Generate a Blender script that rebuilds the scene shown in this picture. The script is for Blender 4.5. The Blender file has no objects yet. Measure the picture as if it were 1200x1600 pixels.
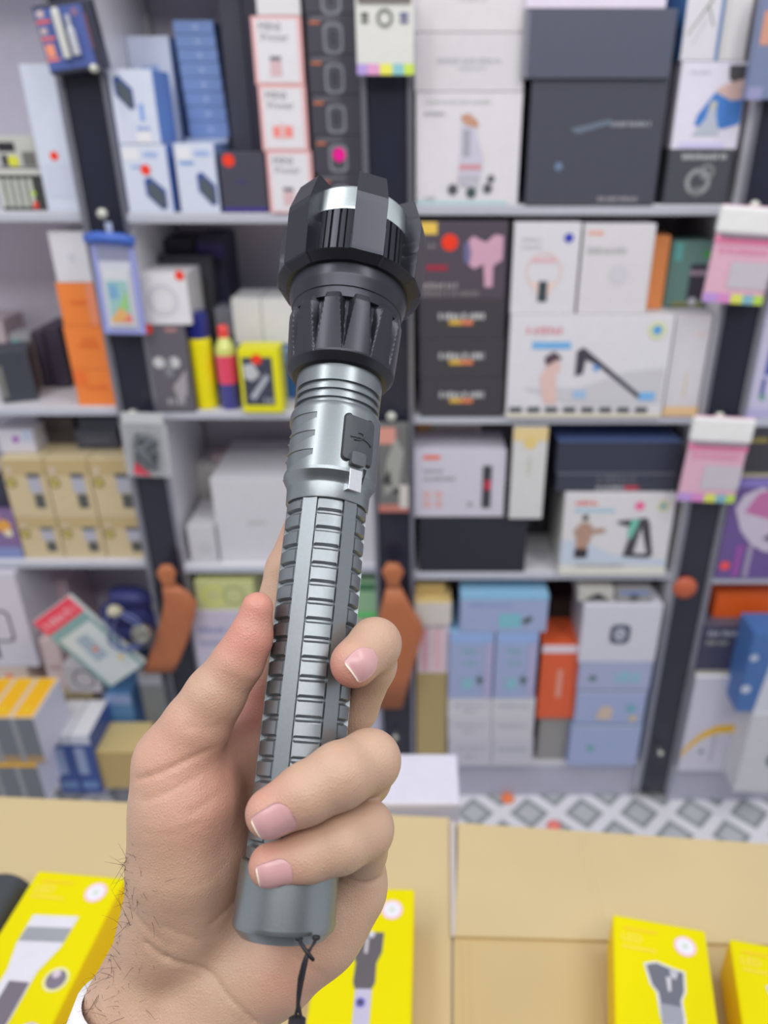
import bpy, math, random
import numpy as np
from mathutils import Vector, Matrix

# ---------------------------------------------------------------- camera, light, exposure
F, CX, CY = 1200.0, 655.0, 800.0          # focal length and principal point, in pixels of the 1200x1600 frame
H = 1.40                                   # eye height
TH = math.radians(26.8)                    # the phone looks down by this much
CT, ST = math.cos(TH), math.sin(TH)
scene = bpy.context.scene
cam_data = bpy.data.cameras.new('camera')
cam = bpy.data.objects.new('camera', cam_data)
scene.collection.objects.link(cam)
cam.location = (0, 0, H)
cam.rotation_euler = (math.pi/2 - TH, 0, 0)
cam_data.sensor_fit = 'VERTICAL'
cam_data.sensor_height = 36.0
cam_data.sensor_width = 27.0
cam_data.lens = F/1600*36.0
cam_data.shift_x = (600-CX)/1600
cam_data.clip_start = 0.01
cam_data.dof.use_dof = True
cam_data.dof.focus_distance = 0.278
cam_data.dof.aperture_fstop = 27.0/3.4
scene.camera = cam

scene.view_settings.view_transform = 'Standard'
scene.view_settings.look = 'None'
scene.view_settings.gamma = 1.0
scene.view_settings.use_curve_mapping = False
scene.view_settings.exposure = 0.05

world = bpy.data.worlds.new('shop_light')
scene.world = world
world.use_nodes = True
bg = world.node_tree.nodes['Background']
bg.inputs['Color'].default_value = (0.93, 0.95, 1.0, 1)
bg.inputs['Strength'].default_value = 0.78

def area(name, loc, target, sx, sy, power, color=(1, 1, 1)):
    l = bpy.data.lights.new(name, 'AREA')
    l.shape = 'RECTANGLE'; l.size = sx; l.size_y = sy; l.energy = power; l.color = color
    o = bpy.data.objects.new(name, l)
    scene.collection.objects.link(o)
    o.location = loc
    d = Vector(target) - Vector(loc)
    o.rotation_euler = d.to_track_quat('-Z', 'Y').to_euler()
    return o
area('ceiling_light', (-1.0, 0.0, 2.95), (-0.6, 1.1, 0.9), 0.35, 1.6, 15, (1.0, 0.99, 0.97))
area('ceiling_light', (1.0, 0.0, 2.95), (0.6, 1.1, 0.9), 0.35, 1.6, 15, (1.0, 0.99, 0.97))
area('ceiling_light', (0.0, -0.8, 2.6), (0.0, 1.3, 0.7), 1.8, 0.3, 14.5, (1.0, 0.99, 0.97))  # frontal fill, added to brighten the lower shelves

# ---------------------------------------------------------------- geometry of the view
def depth_of(Y, Z): return Y*CT - (Z-H)*ST
def X_at(px, Y, Z): return (px-CX)*depth_of(Y, Z)/F
def Z_at(py, Y):
    t = (CY-py)/F
    return H + Y*(t*CT-ST)/(CT+t*ST)
def G(px, py, Z):                          # the point at height Z seen there
    t = (CY-py)/F
    Y = (Z-H)*(CT+t*ST)/(t*CT-ST)
    return Vector((X_at(px, Y, Z), Y, Z))
def W(px, py, Y):                          # the point at distance Y seen there
    Z = Z_at(py, Y)
    return Vector((X_at(px, Y, Z), Y, Z))
def cam_to_world(p):                       # x right, y up, z forward
    x, y, z = p
    return Vector((x, z*CT+y*ST, H - z*ST + y*CT))
def V(px, py, z):                          # camera space point
    return np.array(((px-CX)*z/F, (CY-py)*z/F, z))

# ---------------------------------------------------------------- materials
def lin(c): return tuple(((v/255)/12.92 if v/255 <= 0.04045 else ((v/255+0.055)/1.055)**2.4) for v in c)
GAIN = 1.08
_m = {}
def mat(c, rough=0.5, metal=0.0, name='card', coat=0.0, noise=0.05, alpha=1.0, bump=0.0, scale=60, g=None):
    key = (tuple(c), rough, metal, name, coat, noise, alpha, bump, scale, g)
    if key in _m: return _m[key]
    m = bpy.data.materials.new(name)
    m.use_nodes = True
    nt = m.node_tree; N = nt.nodes; L = nt.links
    b = N['Principled BSDF']
    col = [min(0.93, v*(g or GAIN)) for v in lin(c)]
    tc = N.new('ShaderNodeTexCoord')
    no = N.new('ShaderNodeTexNoise'); no.inputs['Scale'].default_value = scale; no.inputs['Detail'].default_value = 3
    L.new(tc.outputs['Object'], no.inputs['Vector'])
    mx = N.new('ShaderNodeMix'); mx.data_type = 'RGBA'
    mx.inputs[6].default_value = [v*(1-noise) for v in col]+[1]
    mx.inputs[7].default_value = [min(0.95, v*(1+noise)) for v in col]+[1]
    L.new(no.outputs['Fac'], mx.inputs[0])
    L.new(mx.outputs[2], b.inputs['Base Color'])
    b.inputs['Roughness'].default_value = rough
    b.inputs['Metallic'].default_value = metal
    b.inputs['Coat Weight'].default_value = coat
    if name == 'yellow_card': b.inputs['Specular IOR Level'].default_value = 0.12
    b.inputs['Alpha'].default_value = alpha
    if bump:
        bp = N.new('ShaderNodeBump'); bp.inputs['Strength'].default_value = bump; bp.inputs['Distance'].default_value = 0.0006
        L.new(no.outputs['Fac'], bp.inputs['Height']); L.new(bp.outputs['Normal'], b.inputs['Normal'])
    _m[key] = m
    return m

# ---------------------------------------------------------------- mesh builder
def lettering(text):
    cu = bpy.data.curves.new('lettering', 'FONT'); cu.body = text; cu.size = 1.0; cu.align_x = 'CENTER'; cu.align_y = 'CENTER'
    cu.resolution_u = 3
    o = bpy.data.objects.new('lettering', cu); scene.collection.objects.link(o)
    dg = bpy.context.evaluated_depsgraph_get(); e = o.evaluated_get(dg); me = e.to_mesh()
    vs = [tuple(v.co) for v in me.vertices]; fs = [tuple(p.vertices) for p in me.polygons]
    e.to_mesh_clear(); bpy.data.objects.remove(o); bpy.data.curves.remove(cu)
    return vs, fs

class MB:
    def __init__(s): s.v = []; s.f = []; s.m = []; s.mats = []
    def mi(s, m):
        if m not in s.mats: s.mats.append(m)
        return s.mats.index(m)
    def add(s, vs, fs, m):
        o = len(s.v); i = s.mi(m)
        s.v += [tuple(p) for p in vs]
        for f in fs: s.f.append(tuple(o+k for k in f)); s.m.append(i)
    def box(s, a, b, m):
        x0, y0, z0 = a; x1, y1, z1 = b
        s.add([(x0,y0,z0),(x1,y0,z0),(x1,y1,z0),(x0,y1,z0),(x0,y0,z1),(x1,y0,z1),(x1,y1,z1),(x0,y1,z1)],
              [(0,3,2,1),(4,5,6,7),(0,1,5,4),(1,2,6,5),(2,3,7,6),(3,0,4,7)], m)
    def prism(s, pts, h, m):               # polygon (list of Vector) pushed down by h along z
        n = len(pts)
        s.add([tuple(p) for p in pts]+[(p[0], p[1], p[2]-h) for p in pts],
              [tuple(range(n)), tuple(range(2*n-1, n-1, -1))]+[(i, i+n, (i+1) % n+n, (i+1) % n) for i in range(n)], m)
    def lathe(s, prof, m, n=32, axis=None, org=(0,0,0)):
        A = Matrix.Identity(3) if axis is None else Vector(axis).to_track_quat('Z', 'Y').to_matrix()
        vs = []
        for r, z in prof:
            for k in range(n):
                a = 2*math.pi*k/n
                p = A @ Vector((r*math.cos(a), r*math.sin(a), z)) + Vector(org); vs.append(tuple(p))
        fs = []
        for i in range(len(prof)-1):
            for k in range(n): fs.append((i*n+k, i*n+(k+1) % n, (i+1)*n+(k+1) % n, (i+1)*n+k))
        fs.append(tuple(range(n-1, -1, -1))); fs.append(tuple((len(prof)-1)*n+k for k in range(n)))
        s.add(vs, fs, m)
    def tube(s, pts, r, m, n=8, rs=None):
        pts = [Vector(p) for p in pts]; vs = []; up = Vector((0.31, 0.12, 0.94))
        for i, p in enumerate(pts):
            d = (pts[min(i+1, len(pts)-1)]-pts[max(i-1, 0)]).normalized()
            a = d.cross(up).normalized() if abs(d.dot(up)) < 0.98 else d.cross(Vector((1, 0, 0))).normalized()
            b = a.cross(d); rr = rs[i] if rs else r
            for k in range(n):
                t = 2*math.pi*k/n; vs.append(tuple(p+a*math.cos(t)*rr+b*math.sin(t)*rr))
        fs = [(i*n+k, i*n+(k+1) % n, (i+1)*n+(k+1) % n, (i+1)*n+k) for i in range(len(pts)-1) for k in range(n)]
        fs += [tuple(range(n-1, -1, -1)), tuple((len(pts)-1)*n+k for k in range(n))]
        s.add(vs, fs, m)
    def build(s, name, parent=None, bevel=0.0, smooth=False):
        me = bpy.data.meshes.new(name)
        me.from_pydata(s.v, [], s.f); me.update()
        for m in s.mats: me.materials.append(m)
        me.polygons.foreach_set('material_index', s.m)
        if smooth: me.polygons.foreach_set('use_smooth', [True]*len(s.f))
        o = bpy.data.objects.new(name, me); scene.collection.objects.link(o)
        if parent: o.parent = parent
        if bevel:
            b = o.modifiers.new('bevel', 'BEVEL'); b.width = bevel; b.segments = 2; b.limit_method = 'ANGLE'
        return o

def tag(o, label=None, cat=None, group=None, kind=None):
    if label: o['label'] = label
    if cat: o['category'] = cat
    if group: o['group'] = group
    if kind: o['kind'] = kind
    return o
def empty(name, loc, rz=0.0):
    o = bpy.data.objects.new(name, None); scene.collection.objects.link(o)
    o.location = loc; o.rotation_euler = (0, 0, rz); o.empty_display_size = 0.02
    return o

# printed marks on a face: (kind, ..., colour); u runs left to right, v bottom to top, both 0..1
def smooth_poly(pts): return pts
def prints(mb, w, h, marks, y=0.0, top=None):
    k = 0
    for mk in marks:
        face = 'front'
        if mk[0].isupper(): face = 'top'
        kind = mk[0].lower(); col = mk[-1]; k += 1; e = 0.0003+0.00012*k
        m = mat(col, 0.4, name='ink')
        if face == 'front': P = lambda u, v: ((u-0.5)*w, y-e, v*h)
        else: P = lambda u, v: ((u-0.5)*w, v*top, h+e)
        S = h if face == 'front' else top
        if kind == 'r':
            _, u0, v0, u1, v1, _c = mk
            mb.add([P(u0,v0),P(u1,v0),P(u1,v1),P(u0,v1)], [(0,1,2,3)], m)
        elif kind == 'd':                  # disc, radii given as fractions of the width
            _, u, v, r, _c = mk
            n = 20; mb.add([P(u+r*math.cos(6.2832*i/n), v+r*w/S*math.sin(6.2832*i/n)) for i in range(n)], [tuple(range(n))], m)
        elif kind == 'o':                  # ring
            _, u, v, r, t, _c = mk
            n = 24; a = [P(u+r*math.cos(6.2832*i/n), v+r*w/S*math.sin(6.2832*i/n)) for i in range(n)]
            b = [P(u+(r-t)*math.cos(6.2832*i/n), v+(r-t)*w/S*math.sin(6.2832*i/n)) for i in range(n)]
            mb.add(a+b, [(i, (i+1) % n, n+(i+1) % n, n+i) for i in range(n)], m)
        elif kind == 'q':                  # rounded-rectangle ring
            _, u, v, rw, rh, t, _c = mk
            def rr(a_, b_, c_):
                out = []
                for cxx, cyy, st in ((a_-c_, b_-c_, 0), (-a_+c_, b_-c_, 90), (-a_+c_, -b_+c_, 180), (a_-c_, -b_+c_, 270)):
                    for j in range(5):
                        an = math.radians(st+22.5*j); out.append((cxx+c_*math.cos(an), cyy+c_*math.sin(an)))
                return out
            A = rr(rw*w, rh*w, 0.6*rw*w); B = rr(rw*w-t*w, rh*w-t*w, 0.5*rw*w)
            n = len(A); pts = [P(u+x/w, v+z/S) for x, z in A+B]
            mb.add(pts, [(i, (i+1) % n, n+(i+1) % n, n+i) for i in range(n)], m)
        elif kind == 'p':
            mb.add([P(u, v) for u, v in mk[1]], [tuple(range(len(mk[1])))], m)
        elif kind == 'g':                  # a line of lettering too small to read: word-length bars
            _, u0, v0, u1, v1, _c = mk
            rnd = random.Random(int(u0*977+v0*331+u1*77)); u = u0
            hh = (v1-v0)
            while u < u1-0.01:
                cw = rnd.uniform(0.35, 0.6)*hh*S/w*1.0
                vv = v0+hh*rnd.choice((0, 0, 0.12, 0.2))
                mb.add([P(u,v0),P(min(u+cw,u1),v0),P(min(u+cw,u1),v0+hh-(vv-v0)),P(u,v0+hh-(vv-v0))], [(0,1,2,3)], m)
                u += cw*(1.35 if rnd.random() < 0.85 else 2.0)
        elif kind == 't':
            _, txt, u, v, size, _c = mk
            vs, fs = lettering(txt)
            mb.add([P(u+x*size, v+z*size*w/S) for x, z, _z in vs], fs, m)

WALLY = 1.60
SIDES = ((-0.549, -0.4715), (-0.087, -0.0095), (0.4965, 0.5735))
WHITE = (222, 219, 222); RED = (255, 62, 40); BLK = (38, 38, 46)
def box(label, Y, x0, x1, ytop, z0=None, yb=None, d=0.12, c=WHITE, marks=(), name='product_box', cat='box', group=None, yaw=0.0, side=None, rough=0.45, ct=None, coat=0.0, lid=None):
    """carton standing at distance Y; x0, x1 are read at its foot"""
    if z0 is None: z0 = Z_at(yb, Y)
    X0, X1 = X_at(x0, Y, z0), X_at(x1, Y, z0)
    z0 += 0.0005
    zt = Z_at(ytop, Y)
    for zs in (Z1 if X1 < -0.04 else Z1C, Z2, Z3):                     # stay below the board overhead
        if z0 < zs-0.02 < zt-0.0192+0.02 and zt > zs-0.0175: zt = zs-0.0175
    h = zt-z0
    if Y+d > WALLY-0.014: d = WALLY-0.014-Y
    if Y+d > 1.283:                        # and between the side panels of the bay
        for pa, pb in SIDES:
            if X0 < pb and X1 > pa:
                if X1-pa < pb-X0: X1 = pa-0.0006
                else: X0 = pb+0.0006
    w = X1-X0
    mb = MB(); m = mat(c, rough, coat=coat)
    x, X = -w/2, w/2
    vs = [(x,0,0),(X,0,0),(X,d,0),(x,d,0),(x,0,h),(X,0,h),(X,d,h),(x,d,h)]
    mb.add(vs, [(0,3,2,1),(0,1,5,4),(2,3,7,6)], m)
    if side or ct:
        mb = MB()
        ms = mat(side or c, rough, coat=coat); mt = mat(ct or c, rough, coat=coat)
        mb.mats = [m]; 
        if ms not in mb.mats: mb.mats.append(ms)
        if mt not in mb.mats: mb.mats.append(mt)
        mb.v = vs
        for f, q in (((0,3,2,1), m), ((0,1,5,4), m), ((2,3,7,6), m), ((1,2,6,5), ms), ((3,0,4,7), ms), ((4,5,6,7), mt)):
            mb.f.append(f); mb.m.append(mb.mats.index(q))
    else:
        mb = MB(); mb.v = vs; mb.mats = [m]
        mb.f = [(0,3,2,1),(0,1,5,4),(2,3,7,6),(1,2,6,5),(3,0,4,7),(4,5,6,7)]; mb.m = [0]*6
    prints(mb, w, h, marks, top=d)
    o = mb.build(name, bevel=0.0008)
    o.location = ((X0+X1)/2, Y, z0); o.rotation_euler = (0, 0, yaw)
    tag(o, label, cat, group)
    return z0+h
# ---------------------------------------------------------------- the shop: floor, wall, shelf units
Z2, Z3, Z4 = 0.936, 0.610, 0.115       # shelf surfaces, top to bottom
YA, YB, YC, YD = 1.345, 1.325, 1.30, 1.285        # fronts of the four bays, left to right
Z1 = Z_at(333, YB); Z1C = Z_at(320, YC)            # the top boards sit a little apart in height
def floor_mat():
    m = bpy.data.materials.new('lattice_floor_tile'); m.use_nodes = True
    nt = m.node_tree; N = nt.nodes; L = nt.links; b = N['Principled BSDF']
    tc = N.new('ShaderNodeTexCoord'); mp = N.new('ShaderNodeMapping')
    mp.inputs['Rotation'].default_value = (0, 0, math.radians(45)); mp.inputs['Scale'].default_value = (11.3, 11.3, 11.3)
    L.new(tc.outputs['Object'], mp.inputs['Vector'])
    sp = N.new('ShaderNodeSeparateXYZ'); L.new(mp.outputs['Vector'], sp.inputs[0])
    def mth(op, a, b_=None, c=None):
        n = N.new('ShaderNodeMath'); n.operation = op
        for i, v in enumerate((a, b_, c)):
            if v is None: continue
            if isinstance(v, (int, float)): n.inputs[i].default_value = v
            else: L.new(v, n.inputs[i])
        return n.outputs[0]
    def band(o): return mth('ABSOLUTE', mth('SUBTRACT', mth('FRACT', o), 0.5))
    u, v = band(sp.outputs[0]), band(sp.outputs[1])
    mn = mth('MINIMUM', u, v)                       # 0 on the centre line of a band
    mr = N.new('ShaderNodeMapRange'); mr.inputs[1].default_value = 0.13; mr.inputs[2].default_value = 0.17; L.new(mn, mr.inputs[0])
    ln = N.new('ShaderNodeMapRange'); ln.inputs[1].default_value = 0.18; ln.inputs[2].default_value = 0.32; ln.inputs[3].default_value = 0.0; ln.inputs[4].default_value = 1.0; L.new(mn, ln.inputs[0])
    dm = N.new('ShaderNodeMix'); dm.data_type = 'RGBA'; dm.inputs[6].default_value = (0.20, 0.23, 0.24, 1); dm.inputs[7].default_value = (0.52, 0.53, 0.56, 1); L.new(ln.outputs[0], dm.inputs[0])
    mx = N.new('ShaderNodeMix'); mx.data_type = 'RGBA'; mx.inputs[6].default_value = (0.80, 0.79, 0.84, 1); L.new(dm.outputs[2], mx.inputs[7]); L.new(mr.outputs[0], mx.inputs[0])
    L.new(mx.outputs[2], b.inputs['Base Color']); b.inputs['Roughness'].default_value = 0.3
    return m
mb = MB(); mb.box((-2.5, -1.5, -0.05), (2.5, WALLY+0.3, 0.0), floor_mat()); tag(mb.build('floor'), kind='structure')
mb = MB(); mb.box((-2.5, WALLY, 0.0), (2.5, WALLY+0.1, 2.9), mat((168, 165, 175), 0.7, name='painted_wall')); tag(mb.build('wall_back'), kind='structure')
mb = MB(); mb.box((-1.8, -1.1, 0.0), (1.8, -1.0, 2.7), mat((92, 86, 82), 0.7, name='painted_wall')); tag(mb.build('added_shade_wall'), kind='structure')  # unseen dark wall added behind the camera to cut light on palm and metal

SHW = mat((212, 211, 218), 0.35, name='white_shelf_paint'); BACK = mat((200, 196, 210), 0.6, name='grey_back_panel')
POST = mat((38, 40, 56), 0.3, name='black_post_panel', coat=0.2); ALU = mat((150, 152, 165), 0.3, 0.7, name='aluminium_trim')
def unit(label, Y, xl, xr, group='white shop shelving units along the wall', hasback=True):
    o = empty('shelf_unit', ((xl+xr)/2, Y, 0)); w = (xr-xl)
    tag(o, label, 'shelving', group)
    D = WALLY-0.012-Y
    for z in ((Z1 if xl < -0.1 else Z1C), Z2, Z3, 1.68):
        mb = MB(); mb.box((-w/2, 0, z-0.016), (w/2, D, z), SHW)
        s = mb.build('shelf_board', o, bevel=0.0015)
        mb = MB(); mb.box((-w/2, -0.004, z-0.014), (w/2, -0.0006, z-0.002), mat((190, 192, 205), 0.3, 0.1, name='edge_strip')); mb.build('edge_strip', s)
    mb = MB(); mb.box((-w/2, 0.0, Z4-0.02), (w/2, D, Z4), SHW); mb.build('shelf_board', o, bevel=0.0015)
    mb = MB(); mb.box((-w/2, 0.004, 0.001), (w/2, 0.02, Z4-0.021), mat((178, 178, 196), 0.45, name='plinth_paint')); mb.build('plinth', o)
    mb = MB(); mb.box((-w/2, D, 0.001), (w/2, D+0.008, 1.95), BACK); mb.build('back_panel', o)
    return o
def post(label, Y, cx, w):
    o = empty('post', (cx, Y, 0)); tag(o, label, 'post', 'black posts between the shelving units')
    mb = MB(); mb.box((-w/2, 0, 0.03), (w/2, 0.03, 1.95), POST); mb.build('panel', o, bevel=0.001)
    for sx in (-1, 1):
        mb = MB(); a, b = sorted((sx*(w/2+0.0006), sx*(w/2+0.008)))
        mb.box((a, -0.004, 0.03), (b, WALLY-Y-0.02, 1.95), SHW); sd = mb.build('side_panel', o)
        mb = MB(); mb.box((a, -0.008, 0.03), (b, -0.0045, 1.95), ALU); mb.build('trim_strip', sd)
    return o
P1 = X_at(218, YA-0.01, Z2); P2 = X_at(613, YC, Z2); P3 = X_at(1124, YC, Z2)
PW = 0.060
unit('white shelving unit at the left edge with kraft boxes on its third shelf', YA, -1.25, P1-PW/2-0.009)
unit('white shelving unit directly behind the held flashlight', YB, P1+PW/2+0.009, P2-PW/2-0.009)
unit('white shelving unit right of the centre post, full of small appliance boxes', YC, P2+PW/2+0.009, P3-PW/2-0.009)
unit('white shelving unit cut off by the right edge of the photo', YD, P3+PW/2+0.009, 1.25)
post('black post on the left from which a blue zip pouch hangs', YA-0.012, P1, PW)
post('black post in the middle, behind the flashlight head', YC-0.005, P2, PW)
post('black post on the right from which two pink note cards hang', YC-0.012, P3, PW)
mb = MB(); pass

# round white screw hooks on the posts
def hook(label, px, py, Y, r=0.0085):
    p = W(px, py, Y); mb = MB()
    mb.lathe([(0.003, 0.0), (0.003, 0.016), (r*0.8, 0.0165), (r, 0.019), (r*0.9, 0.023), (r*0.4, 0.0255)], mat((205, 205, 195), 0.25, 0.3, name='white_hook'), 20, axis=(0, -1, 0))
    o = mb.build('hook', smooth=True); o.location = (p.x, Y-0.0005, p.z)
    tag(o, label, 'hook', 'round screw hooks on the posts')
hook('round white hook above the blue zip pouch', 167, 332, YA-0.012)
hook('round white hook above the clear plastic bag on the left post', 213, 641, YA-0.012)
hook('round white hook holding the brown pouch on the left post', 259, 884, YA-0.012)
hook('round white hook above the figure blister pack on the middle post', 612, 645, YC-0.005)
hook('small hook low on the middle post below the brown pouch', 618, 1142, YC-0.005, 0.006)
hook('round white hook above the upper pink note card', 1171, 320, YC-0.012)
hook('round white hook above the lower pink note card', 1118, 645, YC-0.012)
hook('small pale hook at the foot of the right post', 1028, 1166, YC-0.012, 0.006)
hook('small bright hook at the corner of the blue blister card', 155, 108, YA-0.05, 0.006)

# ---------------------------------------------------------------- top row, left bay
LB = (122, 150, 205)
z = box('black and white striped package at the left edge of the top shelf', YA+0.02, 6, 76, 262, Z1, d=0.1, c=(60, 62, 60), marks=[('r',-0.0+i*0.16+0.02,0.08,i*0.16+0.12,0.75,(195,200,190)) for i in range(5)]+[('r',0,0.84,1,0.97,(205,205,200)),('r',0.7,0.05,0.8,0.2,RED),('d',0.75,0.4,0.05,(190,220,60))])
box('white and yellow package lying on the striped one at the left edge', YA+0.02, 3, 62, 212, z, d=0.1, c=(190, 190, 184), marks=[('r',0.0,0.5,0.45,0.8,BLK),('d',0.35,0.2,0.14,(215,215,60)),('r',0.6,0.05,0.95,0.5,(110,112,108)),('r',0.05,0.05,0.2,0.4,BLK)])
box('tall plain pale blue carton with one red dot beside the left post', YA+0.0, 76, 140, 100, Z1, d=0.09, c=(205, 212, 228), marks=[('d',0.47,0.395,0.12,RED),('r',0.1,0.1,0.9,0.34,(198,205,222))])
# second row, left bay
z = box('lowest of the three orange cartons in the left bay', YA+0.01, 124, 190, 577, Z2, d=0.1, c=(250, 132, 58), marks=[('g',0.28,0.45,0.8,0.56,(225,105,40)),('r',0.02,0.55,0.3,0.95,(255,115,50))], group='orange cartons stacked by the left post')
z = box('middle one of the three orange cartons in the left bay', YA+0.01, 112, 176, 510, z+0.0003, d=0.1, c=(250, 132, 58), marks=[('g',0.28,0.5,0.8,0.6,(225,105,40)),('g',0.4,0.64,0.75,0.71,(225,105,40))], group='orange cartons stacked by the left post')
z = box('topmost orange carton, under the white carton', YA+0.01, 100, 163, 442, z+0.0003, d=0.1, c=(250, 132, 58), marks=[('g',0.28,0.5,0.8,0.6,(225,105,40)),('r',0.7,0.02,0.98,0.98,(228,140,105))], group='orange cartons stacked by the left post')
box('white carton on top of the orange stack, partly behind the blue pouch', YA+0.01, 90, 150, 362, z+0.0003, d=0.1, c=(214, 212, 218), marks=[('d',0.5,0.5,0.1,(200,200,208))])
box('black cube carton with a red sticker on the second shelf', YA+0.03, 8, 58, 550, Z2, d=0.075, c=(62, 66, 78), side=(75, 58, 60), yaw=0.35, marks=[('r',0.02,0.1,0.2,0.75,(120,122,118))])
box('upright dark purple-black carton behind the black cube', YA+0.12, 68, 84, 518, Z2, d=0.12, c=(70, 64, 80), group='dark upright cartons leaning by the orange stack', side=(60,54,70))
box('upright dark carton nearest to the orange stack', YA+0.115, 87, 110, 512, Z2, d=0.12, c=(62, 56, 74), group='dark upright cartons leaning by the orange stack', side=(60,54,70))
box('grey carton with a teal stripe lying behind the black cube', YA+0.112, 34, 64, 522, Z2, d=0.05, c=(160, 160, 165), marks=[('r',0.05,0.7,0.5,0.9,(120,185,180))])
box('small pink-beige carton at the left edge of the second shelf', YA+0.16, -14, 26, 500, Z2, d=0.08, c=(190, 172, 178))
# third row, left bay: kraft boxes
KR = (205, 186, 148)
def kraft(label, x0, x1, yt, z0):
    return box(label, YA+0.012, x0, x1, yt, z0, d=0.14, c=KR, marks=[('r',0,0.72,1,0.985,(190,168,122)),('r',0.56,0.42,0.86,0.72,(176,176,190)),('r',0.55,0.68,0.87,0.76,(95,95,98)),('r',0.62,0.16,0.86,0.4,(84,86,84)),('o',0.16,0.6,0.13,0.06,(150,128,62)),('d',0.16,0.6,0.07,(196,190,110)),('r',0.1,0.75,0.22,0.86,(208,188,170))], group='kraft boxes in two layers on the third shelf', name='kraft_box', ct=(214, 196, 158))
zz = kraft('left kraft box of the lower layer', 40, 102, 808, Z3)
kraft('middle kraft box of the lower layer', 104, 167, 808, Z3)
kraft('right kraft box of the lower layer', 169, 236, 808, Z3)
kraft('left kraft box of the upper layer', 22, 86, 717, zz+0.0004)
kraft('middle kraft box of the upper layer', 88, 153, 717, zz+0.0004)
zk = kraft('right kraft box of the upper layer, beside the clear bag', 155, 222, 717, zz+0.0004)
box('dark slate carton lying on the upper kraft boxes, lower of two', YA+0.06, 122, 186, 672, zk+0.0004, d=0.09, c=(72, 74, 88), marks=[('g',0.2,0.35,0.8,0.6,(100,102,112))], group='dark flat cartons above the kraft boxes')
box('dark slate carton directly under the shelf board, upper of two', YA+0.06, 124, 186, 655, Z_at(672, YA+0.06)+0.0006, d=0.09, c=(66, 68, 84), group='dark flat cartons above the kraft boxes')
box('dark brown soft-looking carton in the shade above the middle kraft box', YA+0.09, 66, 122, 652, zk+0.0004, d=0.08, c=(72, 66, 68))
box('white carton with a purple mark on top of the left kraft box', YA+0.04, 2, 58, 672, zk+0.0004, d=0.08, c=(212, 210, 222), marks=[('d',0.5,0.6,0.1,(160,90,190)),('r',0.7,0.5,0.95,1.0,(190,200,225))])
box('dark green-edged carton at the left edge of the third shelf', YA+0.03, -8, 28, 752, zz, d=0.1, c=(52, 54, 70), side=(96,130,110))
box('purple and yellow picture carton at the left corner of the third shelf', YA+0.01, -8, 38, 800, Z3, d=0.1, c=(128, 104, 150), marks=[('d',0.6,0.7,0.25,(225,160,70)),('d',0.7,0.55,0.14,(230,220,190)),('r',0,0.0,1,0.25,(130,140,190)),('d',0.4,0.9,0.2,(170,120,160))])
# ---------------------------------------------------------------- bottom row, left bay
box('lavender-white carton with a black headphone picture at the left edge', YA-0.02, -8, 62, 896, yb=1042, d=0.14, c=(206, 202, 214), marks=[('q',0.4,0.45,0.25,0.42,0.05,(70,70,84)),('r',0.05,0.1,0.22,0.6,(64,62,80)),('d',0.1,0.72,0.07,(210,50,150))])
box('large pinkish carton behind the tilted blister pack', YA+0.12, 52, 150, 905, yb=1100, d=0.12, c=(200, 178, 188))
box('beige carton under the headphone carton', YA-0.02, -8, 62, 1043, yb=1118, d=0.10, c=(208, 190, 176), marks=[('d',0.6,0.8,0.1,(235,120,90))])
box('pale pink carton right of the beige one', YA-0.01, 90, 118, 1000, yb=1112, d=0.12, c=(222, 200, 200), marks=[('r',0.2,0.6,0.9,0.66,(190,165,165))])
box('white carton with a grey ring print below the blister pack', YA-0.03, 108, 160, 1040, yb=1082, d=0.12, c=(205, 200, 205), marks=[('o',0.55,0.5,0.34,0.06,(110,110,120))])
box('kraft carton with a dark slot under the ring-printed carton', YA-0.03, 122, 168, 1083, Z4, d=0.07, c=(176, 158, 122))
box('narrow mauve carton left of the blue carton in the bottom bay', YA-0.02, 172, 184, 1045, Z4, d=0.1, c=(150, 138, 148))
box('blue carton with a white top at the foot of the left bay', YA-0.04, 186, 224, 1085, Z4, d=0.1, c=(92, 140, 190), marks=[('r',0,0.85,1,1,(150,170,215)),('g',0.2,0.3,0.8,0.4,(130,170,205))])
box('dark teal carton behind the blue carton', YA+0.1, 196, 226, 1052, Z4, d=0.1, c=(60, 100, 130))
box('grey carton hanging below the left brown pouch', YA-0.045, 232, 280, 1046, yb=1140, d=0.016, c=(118, 122, 124), marks=[('r',0,0.75,1,1,(160,162,172))])
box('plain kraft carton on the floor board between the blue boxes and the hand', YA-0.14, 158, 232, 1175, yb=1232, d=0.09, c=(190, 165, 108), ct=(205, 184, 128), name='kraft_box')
def bluew(label, x0, x1):
    return box(label, YA-0.15, x0, x1, 1150, yb=1240, d=0.11, c=(60, 84, 150), ct=(222, 222, 226), marks=[('r',0.08,0.35,0.6,0.8,(150,165,200)),('r',0.1,0.1,0.9,0.22,(110,140,190)),('r',0,0.86,1,1,(205,210,222))], group='blue boxes with white lids at the lower left')
bluew('left blue box with a white lid beside the yellow-topped boxes', 98, 130)
bluew('right blue box with a white lid next to the kraft carton', 131, 161)
YO = YA-0.22
zb = None
for k, (x0, x1, w_) in enumerate(((-22, 5, 'cut by the left edge'), (6, 39, 'second from the left edge'), (40, 74, 'rightmost of its row'))):
    zb = box('yellow-topped dark box in the lower layer, ' + w_, YO, x0, x1, 1192, yb=1252, d=0.10, c=(112, 116, 124), side=(208, 208, 226), ct=(250, 180, 10), marks=[('r',0,0,0.2,1,(150,152,156)),('r',0,0.9,1,1,(250,180,30)),('R',0.06,0.1,0.94,0.9,(250,180,0))], group='dark boxes with yellow tops, two layers at the lower left')
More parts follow.
